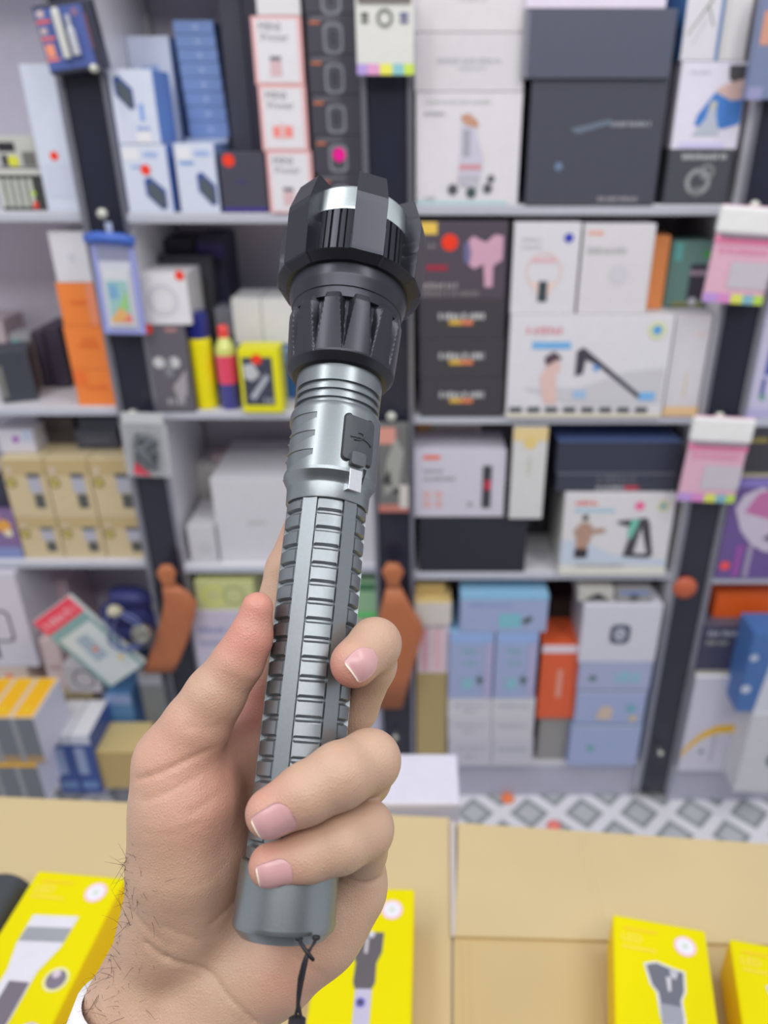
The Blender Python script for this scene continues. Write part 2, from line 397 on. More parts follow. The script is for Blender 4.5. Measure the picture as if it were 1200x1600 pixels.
for k, (x0, x1, w_) in enumerate(((-26, 1, 'cut by the left edge'), (2, 36, 'second from the left edge'), (37, 72, 'rightmost of its row'))):
    box('yellow-topped dark box in the upper layer, ' + w_, YO, x0, x1, 1122, zb+0.0004, d=0.12, c=(112, 116, 124), side=(208, 208, 226), ct=(228, 205, 170), marks=[('r',0,0,0.2,1,(150,152,156)),('r',0.2,0,1,0.16,(170,140,100)),('R',0.1,0.03,0.9,0.97,(250,180,0)),('O',0.5,0.2,0.16,0.05,(255,218,70))], group='dark boxes with yellow tops, two layers at the lower left')

# ---------------------------------------------------------------- top row, second bay
PH = [('p',[(0.05,0.95),(0.06,0.95)],WHITE)]
def phone(u, v, s): # slanted smartphone picture
    return [('p',[(u-0.30*s,v+0.26*s),(u-0.12*s,v+0.32*s),(u+0.30*s,v+0.06*s),(u+0.30*s,v-0.3*s),(u+0.14*s,v-0.34*s),(u-0.28*s,v-0.05*s)],(58,84,150)),('p',[(u-0.22*s,v+0.16*s),(u-0.06*s,v+0.22*s),(u+0.24*s,v+0.0*s),(u+0.25*s,v-0.26*s),(u+0.14*s,v-0.31*s),(u-0.20*s,v-0.05*s)],(84,92,100))]
GP = 'white and blue phone accessory boxes by the left post'
PB = (206, 212, 230)
z = box('lower left phone accessory box, with a red dot', YB+0.0, 203, 272, 226, Z1, d=0.11, c=PB, side=(120, 155, 215), marks=[('r',0.05,0.78,0.4,0.95,(225,225,230)),('g',0.5,0.82,0.8,0.9,(150,175,225)),('g',0.2,0.66,0.5,0.7,(100,150,215))]+phone(0.66,0.3,0.75)+[('d',0.5,0.64,0.11,RED)], group=GP)
box('lower right phone accessory box, next to the small black box', YB+0.0, 284, 345, 224, Z1, d=0.11, c=PB, side=(120, 155, 215), marks=[('r',0.05,0.78,0.4,0.95,(225,225,230)),('g',0.5,0.82,0.9,0.9,(150,175,225)),('g',0.1,0.7,0.5,0.75,(100,150,215))]+phone(0.72,0.36,0.75), group=GP)
zq = box('phone accessory box standing on the lower left one', YB+0.0, 186, 252, 108, z+0.0004, d=0.09, c=PB, side=(110, 150, 220), marks=phone(0.3,0.7,0.7)+[('r',0.45,0.02,0.8,0.17,(225,225,230)),('g',0.5,0.19,0.8,0.24,(110,150,215)),('r',0.6,0.32,0.7,0.55,(130,165,225))], group=GP)
box('tall white and blue carton behind the phone accessory boxes', YB+0.115, 206, 296, 56, Z1, d=0.1, c=(196, 205, 226), side=(150, 175, 220), marks=[('g',0.3,0.8,0.7,0.84,(140,170,220)),('g',0.05,0.72,0.3,0.76,(100,145,210)),('g',0.05,0.62,0.2,0.65,(100,145,210))])
box('small off-white carton at the top behind the phone boxes', YB+0.23, 205, 268, 20, Z1, d=0.07, c=(200, 198, 200), marks=[('g',0.2,0.8,0.8,0.83,(160,160,160))])
zs = Z1; tops = [190, 167, 144, 121, 98, 76, 54, 32]
names8 = ['lowest', 'second from the bottom', 'third from the bottom', 'fourth from the bottom', 'fourth from the top', 'third from the top', 'second from the top', 'topmost']
z = box('pale carton carrying the column of blue boxes, behind the white ones', YB+0.115, 302, 366, 216, Z1, d=0.1, c=(180, 195, 225))
for k in range(8):
    z = box('slim light blue box, %s of the column of eight' % names8[k], YB+0.115, 297-k*3.6, 358-k*3.4, tops[k], z+0.0003, d=0.09, c=LB, side=(100, 130, 190), marks=[('d',0.55,0.5,0.06,(165,182,222))], group='slim light blue boxes in a column')
box('small black box with a red dot and a violet foot stripe', YB+0.0, 350, 420, 238, Z1, d=0.08, c=(70, 70, 84), marks=[('d',0.22,0.87,0.13,RED),('r',0.02,0.02,0.98,0.09,(70,60,140)),('g',0.35,0.5,0.6,0.55,(78,70,130))])
box('tall dark slate carton behind the small black box', YB+0.12, 372, 404, -30, Z1, d=0.1, c=(70, 72, 88), side=(50,52,68))
box('tall black carton between the slate one and the printer boxes', YB+0.10, 405, 428, -30, Z1, d=0.1, c=(50, 50, 68), side=(44,44,60))
z = Z1
PR = 'pink-bordered mini printer boxes in a stack'
for k, (x0, x1, yt, w_) in enumerate(((423, 492, 236, 'bottom'), (411, 483, 133, 'middle'), (400, 476, 25, 'top'))):
    mk = [('r',0.07,0.03,0.92,0.96,(222,220,226)),('t','MINI',0.36,0.84,0.22,(90,92,88)),('t','Printer',0.45,0.69,0.2,(120,122,118))]
    mk += [('r',0.32,0.12,0.56,0.36,(212,182,188)),('r',0.33,0.36,0.55,0.42,(105,110,120))] if k != 1 else [('r',0.25,0.2,0.68,0.38,(240,140,135)),('r',0.4,0.18,0.5,0.42,(225,190,190))]
    z = box('%s mini printer box with a pink border' % w_, YB-0.005, x0, x1, yt, z+0.0003, d=0.08, c=(232, 178, 180), marks=mk, group=PR)
box('white carton on top of the mini printer boxes', YB-0.005, 402, 470, -30, z+0.0003, d=0.08, c=(218, 216, 220))
z = Z1
for k, (x0, x1, yt, w_) in enumerate(((500, 572, 272, 'lowest, mostly behind the flashlight'), (492, 570, 212, 'with a magenta dot'), (488, 569, 148, 'third from the bottom'), (484, 567, 86, 'fourth from the bottom'), (481, 563, 22, 'fifth from the bottom'), (476, 560, -40, 'topmost, cut by the frame'))):
    mk = [('g',0.1,0.86,0.62,0.94,(120,120,128)),('r',0.06,0.76,0.26,0.83,(190,110,80)),('q',0.5,0.4,0.19,0.26,0.055,(128,130,138)),('q',0.5,0.4,0.1,0.17,0.03,(96,98,106))]
    if k == 1: mk += [('d',0.52,0.5,0.13,(255,20,150))]
    z = box('charcoal box with a rounded ring print, ' + w_, YB-0.01, x0, x1, yt, z+0.0003, d=0.09, c=(66, 64, 76), marks=mk, group='charcoal boxes with ring prints in a column')
# second row, second bay
box('large black carton at the back under the shelf', YB+0.16, 262, 330, 374, Z2, d=0.12, c=(58, 56, 68), marks=[('r',0.0,0.0,0.01,0.01,BLK)])
box('black carton with a violet top stripe at the back', YB+0.15, 334, 372, 370, Z2, d=0.12, c=(46, 46, 72), marks=[('r',0,0.87,1,0.96,(72,58,122))])
box('charcoal carton leaning in front of the black ones', YB+0.115, 262, 352, 400, Z2, d=0.03, c=(74, 74, 82))
z = box('grey photo-print carton under the white one with a circle', YB-0.005, 246, 306, 508, Z2, d=0.1, c=(98, 94, 104), side=(80,76,88), marks=[('d',0.22,0.58,0.15,(200,200,202)),('d',0.62,0.58,0.15,(200,200,202)),('r',0.35,0.42,0.55,0.62,(130,130,136)),('p',[(0.5,0.3),(0.9,0.5),(0.85,0.2),(0.6,0.1)],(160,156,160)),('g',0.3,0.08,0.8,0.16,(160,158,162)),('d',0.05,0.96,0.14,RED),('r',0.5,0.93,0.8,0.97,(180,130,130))])
box('white square carton with a grey circle print', YB-0.005, 226, 300, 428, z+0.0003, d=0.09, c=(222, 220, 224), side=(205,203,206), marks=[('o',0.46,0.48,0.32,0.03,(185,183,196)),('o',0.46,0.48,0.24,0.02,(200,198,208)),('d',0.88,0.97,0.1,RED)])
for x0, x1, w_ in ((378, 420, 'left'), (421, 470, 'right, half behind the flashlight')):
    box('white and blue carton, %s of the two behind the yellow-framed box' % w_, YB+0.07, x0, x1, 466, Z2, d=0.09, c=(52, 96, 152), ct=(222, 222, 224), marks=[('r',0,0.56,1,1,(222,222,224)),('g',0.15,0.46,0.85,0.52,(150,180,215)),('r',0.1,0.38,0.9,0.43,(90,140,190))], group='white and blue cartons side by side')
box('grey carton between the cans and the blue-white cartons', YB+0.10, 350, 386, 482, Z2, d=0.08, c=(150, 152, 165), marks=[('r',0.1,0.6,0.9,0.7,(95,98,110))])
box('yellow-framed blister box with a silver tool picture', YB-0.01, 381, 443, 545, Z2, d=0.05, c=(228, 222, 20), side=(215,208,20), marks=[('r',0.08,0.12,0.82,0.87,(62,66,84)),('p',[(0.1,0.75),(0.35,0.78),(0.5,0.6),(0.3,0.5),(0.12,0.55)],(190,192,196)),('p',[(0.2,0.25),(0.65,0.62),(0.72,0.55),(0.32,0.2)],(175,180,190)),('d',0.45,0.84,0.13,RED),('g',0.55,0.16,0.78,0.24,(165,168,176))], name='blister_box')
def can(label, px, Y, z0, prof, cols, group=None, name='spray_can', cat='spray can'):
    mb = MB(); o = empty(name, (X_at(px, Y, z0), Y, z0)); tag(o, label, cat, group)
    for nm, pr, c in cols:
        b = MB(); b.lathe(pr, mat(c, 0.3, name='enamel', coat=0.3), 28); b.build(nm, o, smooth=False)
    return o
hh = Z_at(487, YB+0.02)-Z2
can('yellow spray can with a dark blue cap', 325, YB+0.025, Z2, None, (('can_body', [(0.0185,0.0006),(0.02,0.004),(0.02,hh*0.70),(0.0185,hh*0.74)], (238,222,0)), ('cap', [(0.0188,hh*0.742),(0.0192,hh*0.95),(0.017,hh)], (20,30,120))))
hh = Z_at(508, YB+0.02)-Z2
can('red and blue bottle with a pale yellow shoulder and red nozzle', 362, YB+0.02, Z2, None, (('bottle_foot', [(0.017,0.0006),(0.0178,0.003),(0.0178,hh*0.32)], (66,66,140)), ('bottle_body', [(0.0178,hh*0.322),(0.0182,hh*0.66)], (226,70,104)), ('shoulder', [(0.0175,hh*0.662),(0.017,hh*0.74),(0.009,hh*0.86)], (208,214,120)), ('nozzle', [(0.009,hh*0.862),(0.0095,hh*0.97),(0.007,hh)], (246,70,70))), name='bottle', cat='bottle')
# third row, second bay
z = box('big plain white carton behind the hand and flashlight', YB+0.02, 345, 590, 748, Z3, d=0.2, c=(208, 206, 212), marks=[('r',0.2,0.45,0.32,0.5,(190,190,192))])
box('small white carton with a grey sketch at the foot of the left post', YB+0.01, 300, 341, 822, Z3, d=0.12, c=(202, 201, 206), marks=[('o',0.6,0.4,0.2,0.04,(170,172,176))])
box('narrow beige carton behind the small white one', YB+0.16, 314, 350, 726, Z3, d=0.1, c=(196, 193, 192))
box('tiny pink and grey pack on top of the beige carton', YB+0.17, 333, 352, 711, yb=735, d=0.05, c=(180, 160, 165), marks=[('r',0,0,1,0.45,(120,118,122))])
# bottom row, second bay
box('pale carton with violet and red print behind the thumb', YB-0.01, 315, 400, 955, yb=1085, d=0.12, c=(196, 190, 208), marks=[('g',0.1,0.75,0.7,0.82,(150,150,190)),('g',0.1,0.6,0.8,0.66,(160,160,190)),('d',0.9,0.85,0.09,(240,70,90)),('r',0.1,0.0,0.4,0.28,(235,80,60))])
box('grey-lilac carton on which the printed carton stands', YB-0.01, 330, 470, 1087, Z4, d=0.12, c=(150, 146, 156))
box('yellow-green pack lying on top of the violet printed carton', YB-0.005, 310, 400, 908, yb=953, d=0.1, c=(196, 200, 140), marks=[('o',0.3,0.5,0.2,0.05,(215,215,110)),('o',0.65,0.5,0.2,0.05,(170,176,120))])
box('pack with a bright green stripe between flashlight and middle post', YB+0.0, 556, 590, 912, yb=965, d=0.1, c=(150, 190, 150), marks=[('r',0,0.0,1,0.14,(90,215,110)),('r',0,0.8,1,1,(60,120,80))])
box('tall beige carton right behind the flashlight grip', YB+0.0, 560, 596, 967, yb=1085, d=0.1, c=(196, 184, 176))
box('lavender-white carton low beside the middle post', YB+0.0, 566, 600, 1087, Z4, d=0.12, c=(205, 204, 224))

# ---------------------------------------------------------------- top row, third bay
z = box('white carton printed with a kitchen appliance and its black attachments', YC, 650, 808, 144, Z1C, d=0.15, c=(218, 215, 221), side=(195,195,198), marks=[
    ('r',0,0,0.9,0.035,(180,210,214)),('g',0.08,0.9,0.7,0.935,(196,195,198)),('g',0.08,0.8,0.28,0.83,(170,170,174)),
    ('p',[(0.42,0.80),(0.5,0.82),(0.58,0.76),(0.6,0.71),(0.55,0.68),(0.48,0.72),(0.44,0.75)],(196,150,128)),
    ('p',[(0.43,0.72),(0.56,0.70),(0.65,0.42),(0.63,0.26),(0.41,0.26),(0.43,0.45)],(200,196,214)),('r',0.45,0.44,0.52,0.68,(165,164,180)),
    ('r',0.42,0.32,0.63,0.37,(206,150,158)),('p',[(0.4,0.25),(0.62,0.25),(0.6,0.14),(0.42,0.18)],(186,184,196)),
    ('d',0.36,0.14,0.05,(84,88,92)),('d',0.54,0.11,0.05,(70,90,86)),('d',0.7,0.15,0.045,(90,92,96)),('d',0.73,0.24,0.035,(90,92,96)),('g',0.08,0.05,0.2,0.08,(185,185,186))])
z = box('middle white carton of the three beside the middle post', YC, 648, 817, 51, z+0.0004, d=0.15, c=(212, 209, 214), marks=[('g',0.2,0.48,0.78,0.58,(186,185,192)),('g',0.4,0.38,0.65,0.44,(196,196,200))])
box('topmost white carton of the three beside the middle post', YC, 646, 822, -60, z+0.0004, d=0.15, c=(216, 213, 217), marks=[('g',0.4,0.45,0.65,0.5,(200,200,204))])
GL = (92, 94, 108)
z = box('large glossy dark grey carton wrapped in film', YC-0.005, 820, 1021, 124, Z1C, d=0.16, c=(80, 82, 94), side=(52, 54, 74), rough=0.16, coat=0.8, marks=[('g',0.6,0.64,0.9,0.68,(150,152,162)),('g',0.56,0.03,0.88,0.07,(150,146,152)),('d',0.24,0.32,0.03,(110,130,160)),('p',[(0.3,0.62),(0.6,0.7),(0.62,0.66),(0.36,0.58)],(104,116,132))])
z = box('matt slate grey carton on top of the glossy dark one', YC-0.01, 815, 1046, 14, z+0.0004, d=0.16, c=(90, 94, 110), side=(110,112,126), rough=0.3, marks=[('r',0,0,0.035,1,(124,126,138))])
box('thin white carton on top of the slate grey one', YC-0.01, 822, 1040, -30, z+0.0004, d=0.16, c=(222, 214, 232))
z = box('black box with a wheel picture at the right end of the top shelf', YC+0.0, 1036, 1133, 234, Z1C, d=0.12, c=(74, 76, 84), marks=[('g',0.2,0.83,0.9,0.93,(176,178,180)),('o',0.5,0.42,0.2,0.07,(150,152,154)),('o',0.62,0.6,0.12,0.05,(130,132,134)),('p',[(0.38,0.3),(0.62,0.35),(0.5,0.12)],(120,122,126))], side=(90,92,100))
z = box('white carton with a person in a blue top holding a glass device', YC+0.0, 1048, 1150, 96, z+0.0004, d=0.12, c=(222, 218, 234), side=(214,210,224), marks=[
    ('g',0.15,0.86,0.45,0.9,(196,194,205)),('r',0.1,0.01,0.8,0.08,(205,200,240)),
    ('p',[(0.7,0.96),(0.98,0.96),(0.98,0.8),(0.85,0.72),(0.72,0.82)],(84,82,84)),('p',[(0.66,0.74),(0.98,0.82),(0.98,0.58),(0.8,0.57),(0.55,0.68)],(216,184,178)),
    ('p',[(0.3,0.28),(0.33,0.4),(0.55,0.66),(0.8,0.56),(0.98,0.58),(0.98,0.3),(0.75,0.24)],(72,126,200)),
    ('p',[(0.28,0.16),(0.7,0.16),(0.62,0.36),(0.58,0.54),(0.5,0.54),(0.46,0.36)],(182,188,204)),('r',0.5,0.46,0.6,0.56,(190,190,180))])
box('white carton with a thin sketch of shears, above the blue top picture', YC+0.0, 1062, 1119, -40, z+0.0004, d=0.12, c=(216, 213, 222), side=(70,120,180), marks=[('p',[(0.1,0.3),(0.13,0.3),(0.7,0.72),(0.68,0.75)],(120,124,100)),('p',[(0.55,0.66),(0.6,0.66),(0.82,0.4),(0.78,0.4)],(140,150,140)),('p',[(0.25,0.2),(0.3,0.2),(0.62,0.5),(0.55,0.5)],(198,198,205)),('r',0.93,0.0,1,1,(86,136,190))])
box('plain white carton at the top right end beside the aluminium strip', YC+0.0, 1121, 1162, -40, z+0.0004, d=0.12, c=(216, 214, 216), marks=[('r',0.05,0,0.2,1,(205,203,206))])
# second row, third bay
z = Z2; GD = 'charcoal cartons with white lettering and orange underline'
for k, (yt, w_) in enumerate(((592, 'bottom'), (530, 'middle'), (468, 'top'))):
    z = box('%s charcoal carton with white lettering and an orange underline' % w_, YC-0.005, 657-k*1, 785+k*1, yt, z+0.0003, d=0.14, c=(66, 64, 70), side=(88,86,86), marks=[('g',0.23,0.5,0.76,0.66,(186,186,188)),('r',0.35,0.36,0.49,0.48,(216,176,74)),('r',0.49,0.36,0.63,0.48,(220,130,90))], group=GD)
box('dark violet carton with a pink massage gun picture and red dot', YC-0.005, 652, 789, 346, z+0.0003, d=0.12, c=(82, 74, 86), side=(60,56,66), marks=[
    ('r',0.03,0.84,0.22,0.99,(232,196,90)),('g',0.05,0.66,0.2,0.73,(130,128,132)),('d',0.36,0.74,0.09,RED),('r',0.1,0.38,0.34,0.45,(160,50,70)),('g',0.06,0.14,0.45,0.22,(150,144,146)),('g',0.06,0.04,0.7,0.11,(124,120,122)),
    ('p',[(0.56,0.76),(0.62,0.82),(0.68,0.78),(0.76,0.74),(0.86,0.84),(0.95,0.82),(0.95,0.52),(0.85,0.44),(0.85,0.16),(0.76,0.16),(0.74,0.46),(0.64,0.4),(0.58,0.44)],(206,162,184)),('p',[(0.52,0.72),(0.57,0.76),(0.6,0.6),(0.58,0.44),(0.52,0.5)],(112,110,150))])
z = box('wide white carton with a hair tool, a model and a row of black squares', YC-0.012, 790, 1032, 492, Z2, d=0.14, c=(218, 216, 223), side=(200,200,206), ct=(206,206,210), marks=[
    ('r',0.0,0.0,1,0.05,(220,214,200)),('g',0.1,0.82,0.32,0.89,(214,160,170)),('r',0.14,0.68,0.38,0.75,(120,176,226)),('p',[(0.45,0.3),(0.75,0.46),(0.98,0.5),(0.98,0.14),(0.4,0.14),(0.1,0.3)],(200,199,205)),
    ('p',[(0.22,0.6),(0.28,0.66),(0.33,0.6),(0.3,0.52),(0.24,0.5)],(90,74,84)),('p',[(0.24,0.52),(0.31,0.58),(0.33,0.5),(0.3,0.42),(0.32,0.14),(0.24,0.14),(0.2,0.4)],(222,190,184)),
    ('p',[(0.42,0.66),(0.46,0.7),(0.86,0.22),(0.83,0.2),(0.56,0.52),(0.48,0.58),(0.47,0.44),(0.42,0.42)],(72,68,82)),('d',0.55,0.5,0.02,(90,150,215)),('d',0.9,0.86,0.055,(214,220,170)),('d',0.9,0.86,0.03,(96,160,220)),
    ('r',0.42,0.2,0.5,0.28,(160,190,226)),('r',0.84,0.18,0.94,0.26,(120,180,232))]+[('r',0.02+i*0.115,0.06,0.1+i*0.115,0.11,(70,78,86)) for i in range(8)])
box('white carton with a pink neck massager picture and blue drop logo', YC-0.008, 797, 897, 348, z+0.0004, d=0.09, c=(216, 214, 221), side=(204,203,206), marks=[('g',0.12,0.8,0.42,0.84,(190,188,194)),('g',0.12,0.72,0.42,0.76,(196,194,198)),('d',0.82,0.84,0.07,(62,70,180)),('o',0.48,0.48,0.28,0.035,(222,200,200)),('r',0.3,0.58,0.65,0.62,(230,180,190)),('p',[(0.28,0.36),(0.68,0.36),(0.56,0.2),(0.42,0.2)],(232,206,200)),('r',0.41,0.14,0.55,0.37,(66,76,84))])
box('white carton with faint lettering and an orange corner mark', YC-0.008, 901, 1008, 350, z+0.0004, d=0.09, c=(214, 211, 216), marks=[('g',0.07,0.88,0.28,0.93,(236,160,140)),('g',0.07,0.68,0.65,0.75,(184,182,186)),('d',0.55,0.45,0.14,(206,203,212))])
box('slim orange carton standing upright', YC+0.03, 1009, 1033, 368, z+0.0004, d=0.07, c=(226, 142, 84), side=(200,120,70))
box('teal green carton with a dark device picture', YC+0.05, 1036, 1098, 376, z+0.0004, d=0.06, c=(112, 150, 144), marks=[('r',0.1,0.7,0.3,0.98,(110,190,185)),('r',0.55,0.1,0.95,0.65,(66,62,78)),('r',0.55,0.48,0.95,0.56,(170,150,170)),('r',0.2,0.01,0.95,0.07,(150,150,90)),('d',0.9,0.8,0.09,(90,180,90)),('d',0.7,0.08,0.1,(210,210,220))], side=(130,160,140))
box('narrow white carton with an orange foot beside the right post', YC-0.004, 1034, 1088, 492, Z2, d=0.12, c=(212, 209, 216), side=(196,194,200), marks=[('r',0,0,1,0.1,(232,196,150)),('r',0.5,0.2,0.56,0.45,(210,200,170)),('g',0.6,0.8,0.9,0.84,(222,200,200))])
# third row, third bay
z = box('plain black carton carrying the white flashlight carton', YC+0.0, 655, 819, 808, Z3, d=0.15, c=(44, 44, 56), side=(52,52,60), marks=[('R',0.02,0.02,0.98,0.98,(40,40,48))])
z2_ = box('lavender-white carton with a black flashlight picture', YC+0.0, 646, 786, 704, z+0.0004, d=0.1, c=(206, 202, 216), side=(196,194,200), marks=[('r',0.1,0.87,0.28,0.93,(240,110,80)),('g',0.1,0.68,0.32,0.72,(150,148,160)),('g',0.1,0.56,0.45,0.61,(158,156,166)),('r',0.75,0.14,0.85,0.78,(66,66,74)),('r',0.77,0.42,0.85,0.56,(190,60,80)),('o',0.14,0.34,0.04,0.02,(236,170,160)),('o',0.27,0.34,0.04,0.02,(236,170,160)),('o',0.14,0.2,0.04,0.02,(236,170,160)),('o',0.27,0.2,0.04,0.02,(236,170,160)),('d',0.62,0.2,0.03,(160,160,164))])
box('white carton with orange corners lying behind the flashlight carton', YC+0.105, 652, 748, 654, z+0.0004, d=0.1, c=(216, 208, 206), marks=[('p',[(0,1),(0.3,1),(0.1,0.75),(0.05,0.55),(0,0.5)],(236,170,100)),('g',0.15,0.8,0.9,0.88,(178,160,140)),('d',0.62,0.68,0.03,(225,160,60)),('r',0,0.5,1,0.56,(235,230,226))])
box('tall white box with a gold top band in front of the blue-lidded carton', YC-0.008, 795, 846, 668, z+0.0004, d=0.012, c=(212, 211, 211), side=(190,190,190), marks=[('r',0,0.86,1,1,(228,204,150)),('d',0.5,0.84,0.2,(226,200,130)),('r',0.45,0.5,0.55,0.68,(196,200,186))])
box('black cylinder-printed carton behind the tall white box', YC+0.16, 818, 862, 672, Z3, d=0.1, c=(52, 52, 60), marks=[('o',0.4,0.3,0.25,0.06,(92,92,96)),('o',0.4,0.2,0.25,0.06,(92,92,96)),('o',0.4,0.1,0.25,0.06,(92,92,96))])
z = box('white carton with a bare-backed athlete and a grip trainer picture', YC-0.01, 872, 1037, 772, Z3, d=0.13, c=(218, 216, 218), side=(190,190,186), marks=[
    ('p',[(0,0.15),(1,0.12),(1,0.2),(0.5,0.26),(0.25,0.4),(0,0.45)],(198,208,224)),('r',0,0,1,0.1,(224,222,212)),
    ('g',0.1,0.87,0.3,0.92,(226,120,120)),('r',0.1,0.78,0.46,0.83,(176,204,222)),('d',0.68,0.86,0.045,(240,110,160)),('d',0.89,0.86,0.05,(212,208,140)),('d',0.89,0.86,0.028,(110,170,200)),
    ('d',0.2,0.72,0.03,(84,70,66)),('p',[(0.1,0.56),(0.17,0.66),(0.24,0.66),(0.29,0.58),(0.38,0.6),(0.4,0.54),(0.28,0.52),(0.24,0.34),(0.14,0.34),(0.13,0.48)],(180,146,128)),('r',0.13,0.22,0.25,0.34,(60,54,58)),
    ('p',[(0.5,0.68),(0.62,0.7),(0.76,0.72),(0.79,0.66),(0.86,0.26),(0.82,0.22),(0.58,0.24),(0.64,0.6),(0.5,0.65)],(72,70,76)),('p',[(0.62,0.7),(0.7,0.7),(0.64,0.46),(0.6,0.5)],(120,196,176)),('p',[(0.72,0.6),(0.8,0.28),(0.68,0.28)],(214,212,214)),('g',0.16,0.11,0.6,0.15,(184,184,186))])
z = box('lower black carton with lettering and a red mark, above the athlete carton', YC+0.0, 868, 1052, 738, z+0.0004, d=0.14, c=(62, 64, 80), side=(50,52,66), marks=[('g',0.34,0.4,0.66,0.85,(92,94,106)),('g',0.34,0.08,0.58,0.3,(170,170,176)),('r',0.58,0.08,0.7,0.3,(190,70,90)),('r',0,0.88,1,1,(104,106,120))])
box('upper black carton with a blue lid on top of the lettered one', YC+0.0, 868, 1058, 690, z+0.0004, d=0.15, c=(58, 60, 78), ct=(84, 102, 150), side=(46,48,62))
# bottom row, third bay
z = box('kraft carton at the foot of the middle post', YC-0.012, 651, 697, 1052, Z4, d=0.1, c=(176, 156, 108), name='kraft_box')
z = box('pink and white striped carton on the kraft one', YC-0.012, 652, 700, 975, z+0.0004, d=0.1, c=(222, 205, 212), marks=[('r',0.15,0.05,0.35,0.9,(222,170,184)),('r',0.55,0.05,0.75,0.9,(228,186,196)),('g',0.1,0.92,0.9,0.98,(150,150,150))])
z = box('off-white carton above the pink striped one', YC-0.012, 646, 705, 942, z+0.0004, d=0.1, c=(214, 208, 200), ct=(216, 190, 130))
box('small golden pack directly under the shelf board', YC+0.02, 650, 695, 914, z+0.0004, d=0.07, c=(212, 188, 130), marks=[('g',0.1,0.3,0.9,0.6,(190,160,96))])
WB = 'white cartons in two columns at the bottom shelf'
zl = Z4
for k, (yt, w_) in enumerate(((1155, 'bottom'), (1122, 'middle'), (1092, 'top'))):
    z0_ = zl
    zl = box('%s white carton of the left column' % w_, YC-0.02, 700-k*0.3, 767, yt, z0_+0.0003*(k > 0), d=0.13, c=(196+k*6, 194+k*6, 206+k*4), marks=[('g',0.15,0.6,0.85,0.72,(176,174,190)),('g',0.35,0.3,0.65,0.42,(170,170,184))], group=WB)
    box('%s white carton of the right column' % w_, YC-0.02, 768, 830+k*2, yt, z0_+0.0003*(k > 0), d=0.13, c=(196+k*6, 195+k*6, 206+k*4), marks=[('g',0.15,0.55,0.85,0.7,(172,172,188))], group=WB)
BW = (160, 172, 208)
def bluebox(label, x0, x1, yt, z0, Y=YC-0.02, d=0.12, mk=None):
    return box(label, Y, x0, x1, yt, z0, d=d, c=BW, ct=(140, 185, 215), side=(120,145,190), marks=mk or [('r',0.05,0.85,0.95,0.99,(150,180,228)),('g',0.3,0.7,0.6,0.76,(130,180,190)),('g',0.35,0.52,0.6,0.58,(140,180,195)),('p',[(0.7,0.2),(0.62,0.3),(0.68,0.36),(0.8,0.3)],(84,110,110)),('r',0.3,0.15,0.55,0.32,(140,190,205)),('r',0.8,0.02,0.98,0.84,(176,172,208))], group='pale blue appliance boxes on the bottom shelf')
zc = bluebox('left of the two upright pale blue boxes', 700, 768, 988, zl+0.0004)
bluebox('right of the two upright pale blue boxes, beside the orange one', 770, 834, 988, zl+0.0004)
bluebox('wide pale blue box lying across the two upright ones', 718, 853, 930, zc+0.0004, mk=[('r',0,0.88,1,1,(140,190,222)),('r',0.45,0.12,0.7,0.5,(128,192,205)),('p',[(0.7,0.3),(0.8,0.45),(0.84,0.35),(0.76,0.2)],(84,96,92)),('g',0.1,0.7,0.6,0.76,(140,160,215))])
z = box('low grey-beige carton under the orange one', YC+0.0, 838, 885, 1118, Z4, d=0.12, c=(150, 148, 146))
box('bright orange carton with a white top band', YC-0.01, 838, 899, 1008, z+0.0004, d=0.1, c=(222, 96, 56), marks=[('r',0,0.9,1,1,(226,212,222)),('g',0.42,0.3,0.56,0.68,(226,150,130))])
box('brown carton at the back above the orange one', YC+0.17, 846, 888, 935, Z4, d=0.1, c=(120, 96, 88))
z = bluebox('bottom pale blue box of the stack beside the right post', 886, 993, 1133, Z4, mk=[('r',0,0.94,1,1,(176,190,215)),('d',0.3,0.45,0.06,(110,170,175)),('d',0.6,0.5,0.04,(150,180,215))])
z = bluebox('middle pale blue box of the stack, with beige figures', 896, 1003, 1080, z+0.0004, mk=[('r',0,0,1,0.05,(120,138,176)),('r',0,0.94,1,1,(182,192,214)),('p',[(0.3,0.2),(0.35,0.5),(0.45,0.6),(0.55,0.45),(0.52,0.15)],(206,184,168)),('d',0.8,0.5,0.08,(120,170,190)),('d',0.85,0.2,0.06,(205,185,150))])
z = bluebox('top pale blue box of the stack, under the white camera carton', 901, 1013, 1035, z+0.0004, mk=[('r',0,0,1,1,(168,174,205)),('r',0,0,1,0.06,(128,140,176)),('d',0.2,0.45,0.06,(104,130,140)),('g',0.5,0.3,0.95,0.7,(140,186,205))])
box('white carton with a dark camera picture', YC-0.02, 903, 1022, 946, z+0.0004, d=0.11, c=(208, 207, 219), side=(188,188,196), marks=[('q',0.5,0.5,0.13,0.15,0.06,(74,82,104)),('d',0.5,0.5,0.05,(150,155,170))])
box('grey-beige pack with a black triangle on top of the camera carton', YC-0.01, 903, 958, 922, Z_at(945, YC-0.02)+0.001, d=0.08, c=(190, 188, 182), marks=[('p',[(0.15,0.1),(0.9,0.1),(0.6,0.7),(0.5,0.7)],(60,62,66))])
box('crumpled grey pack beside the black-triangle pack', YC-0.01, 962, 1018, 924, Z_at(945, YC-0.02)+0.001, d=0.08, c=(150, 148, 150), marks=[('d',0.5,0.4,0.14,(100,98,102)),('r',0.1,0.75,0.9,0.98,(90,130,200))])

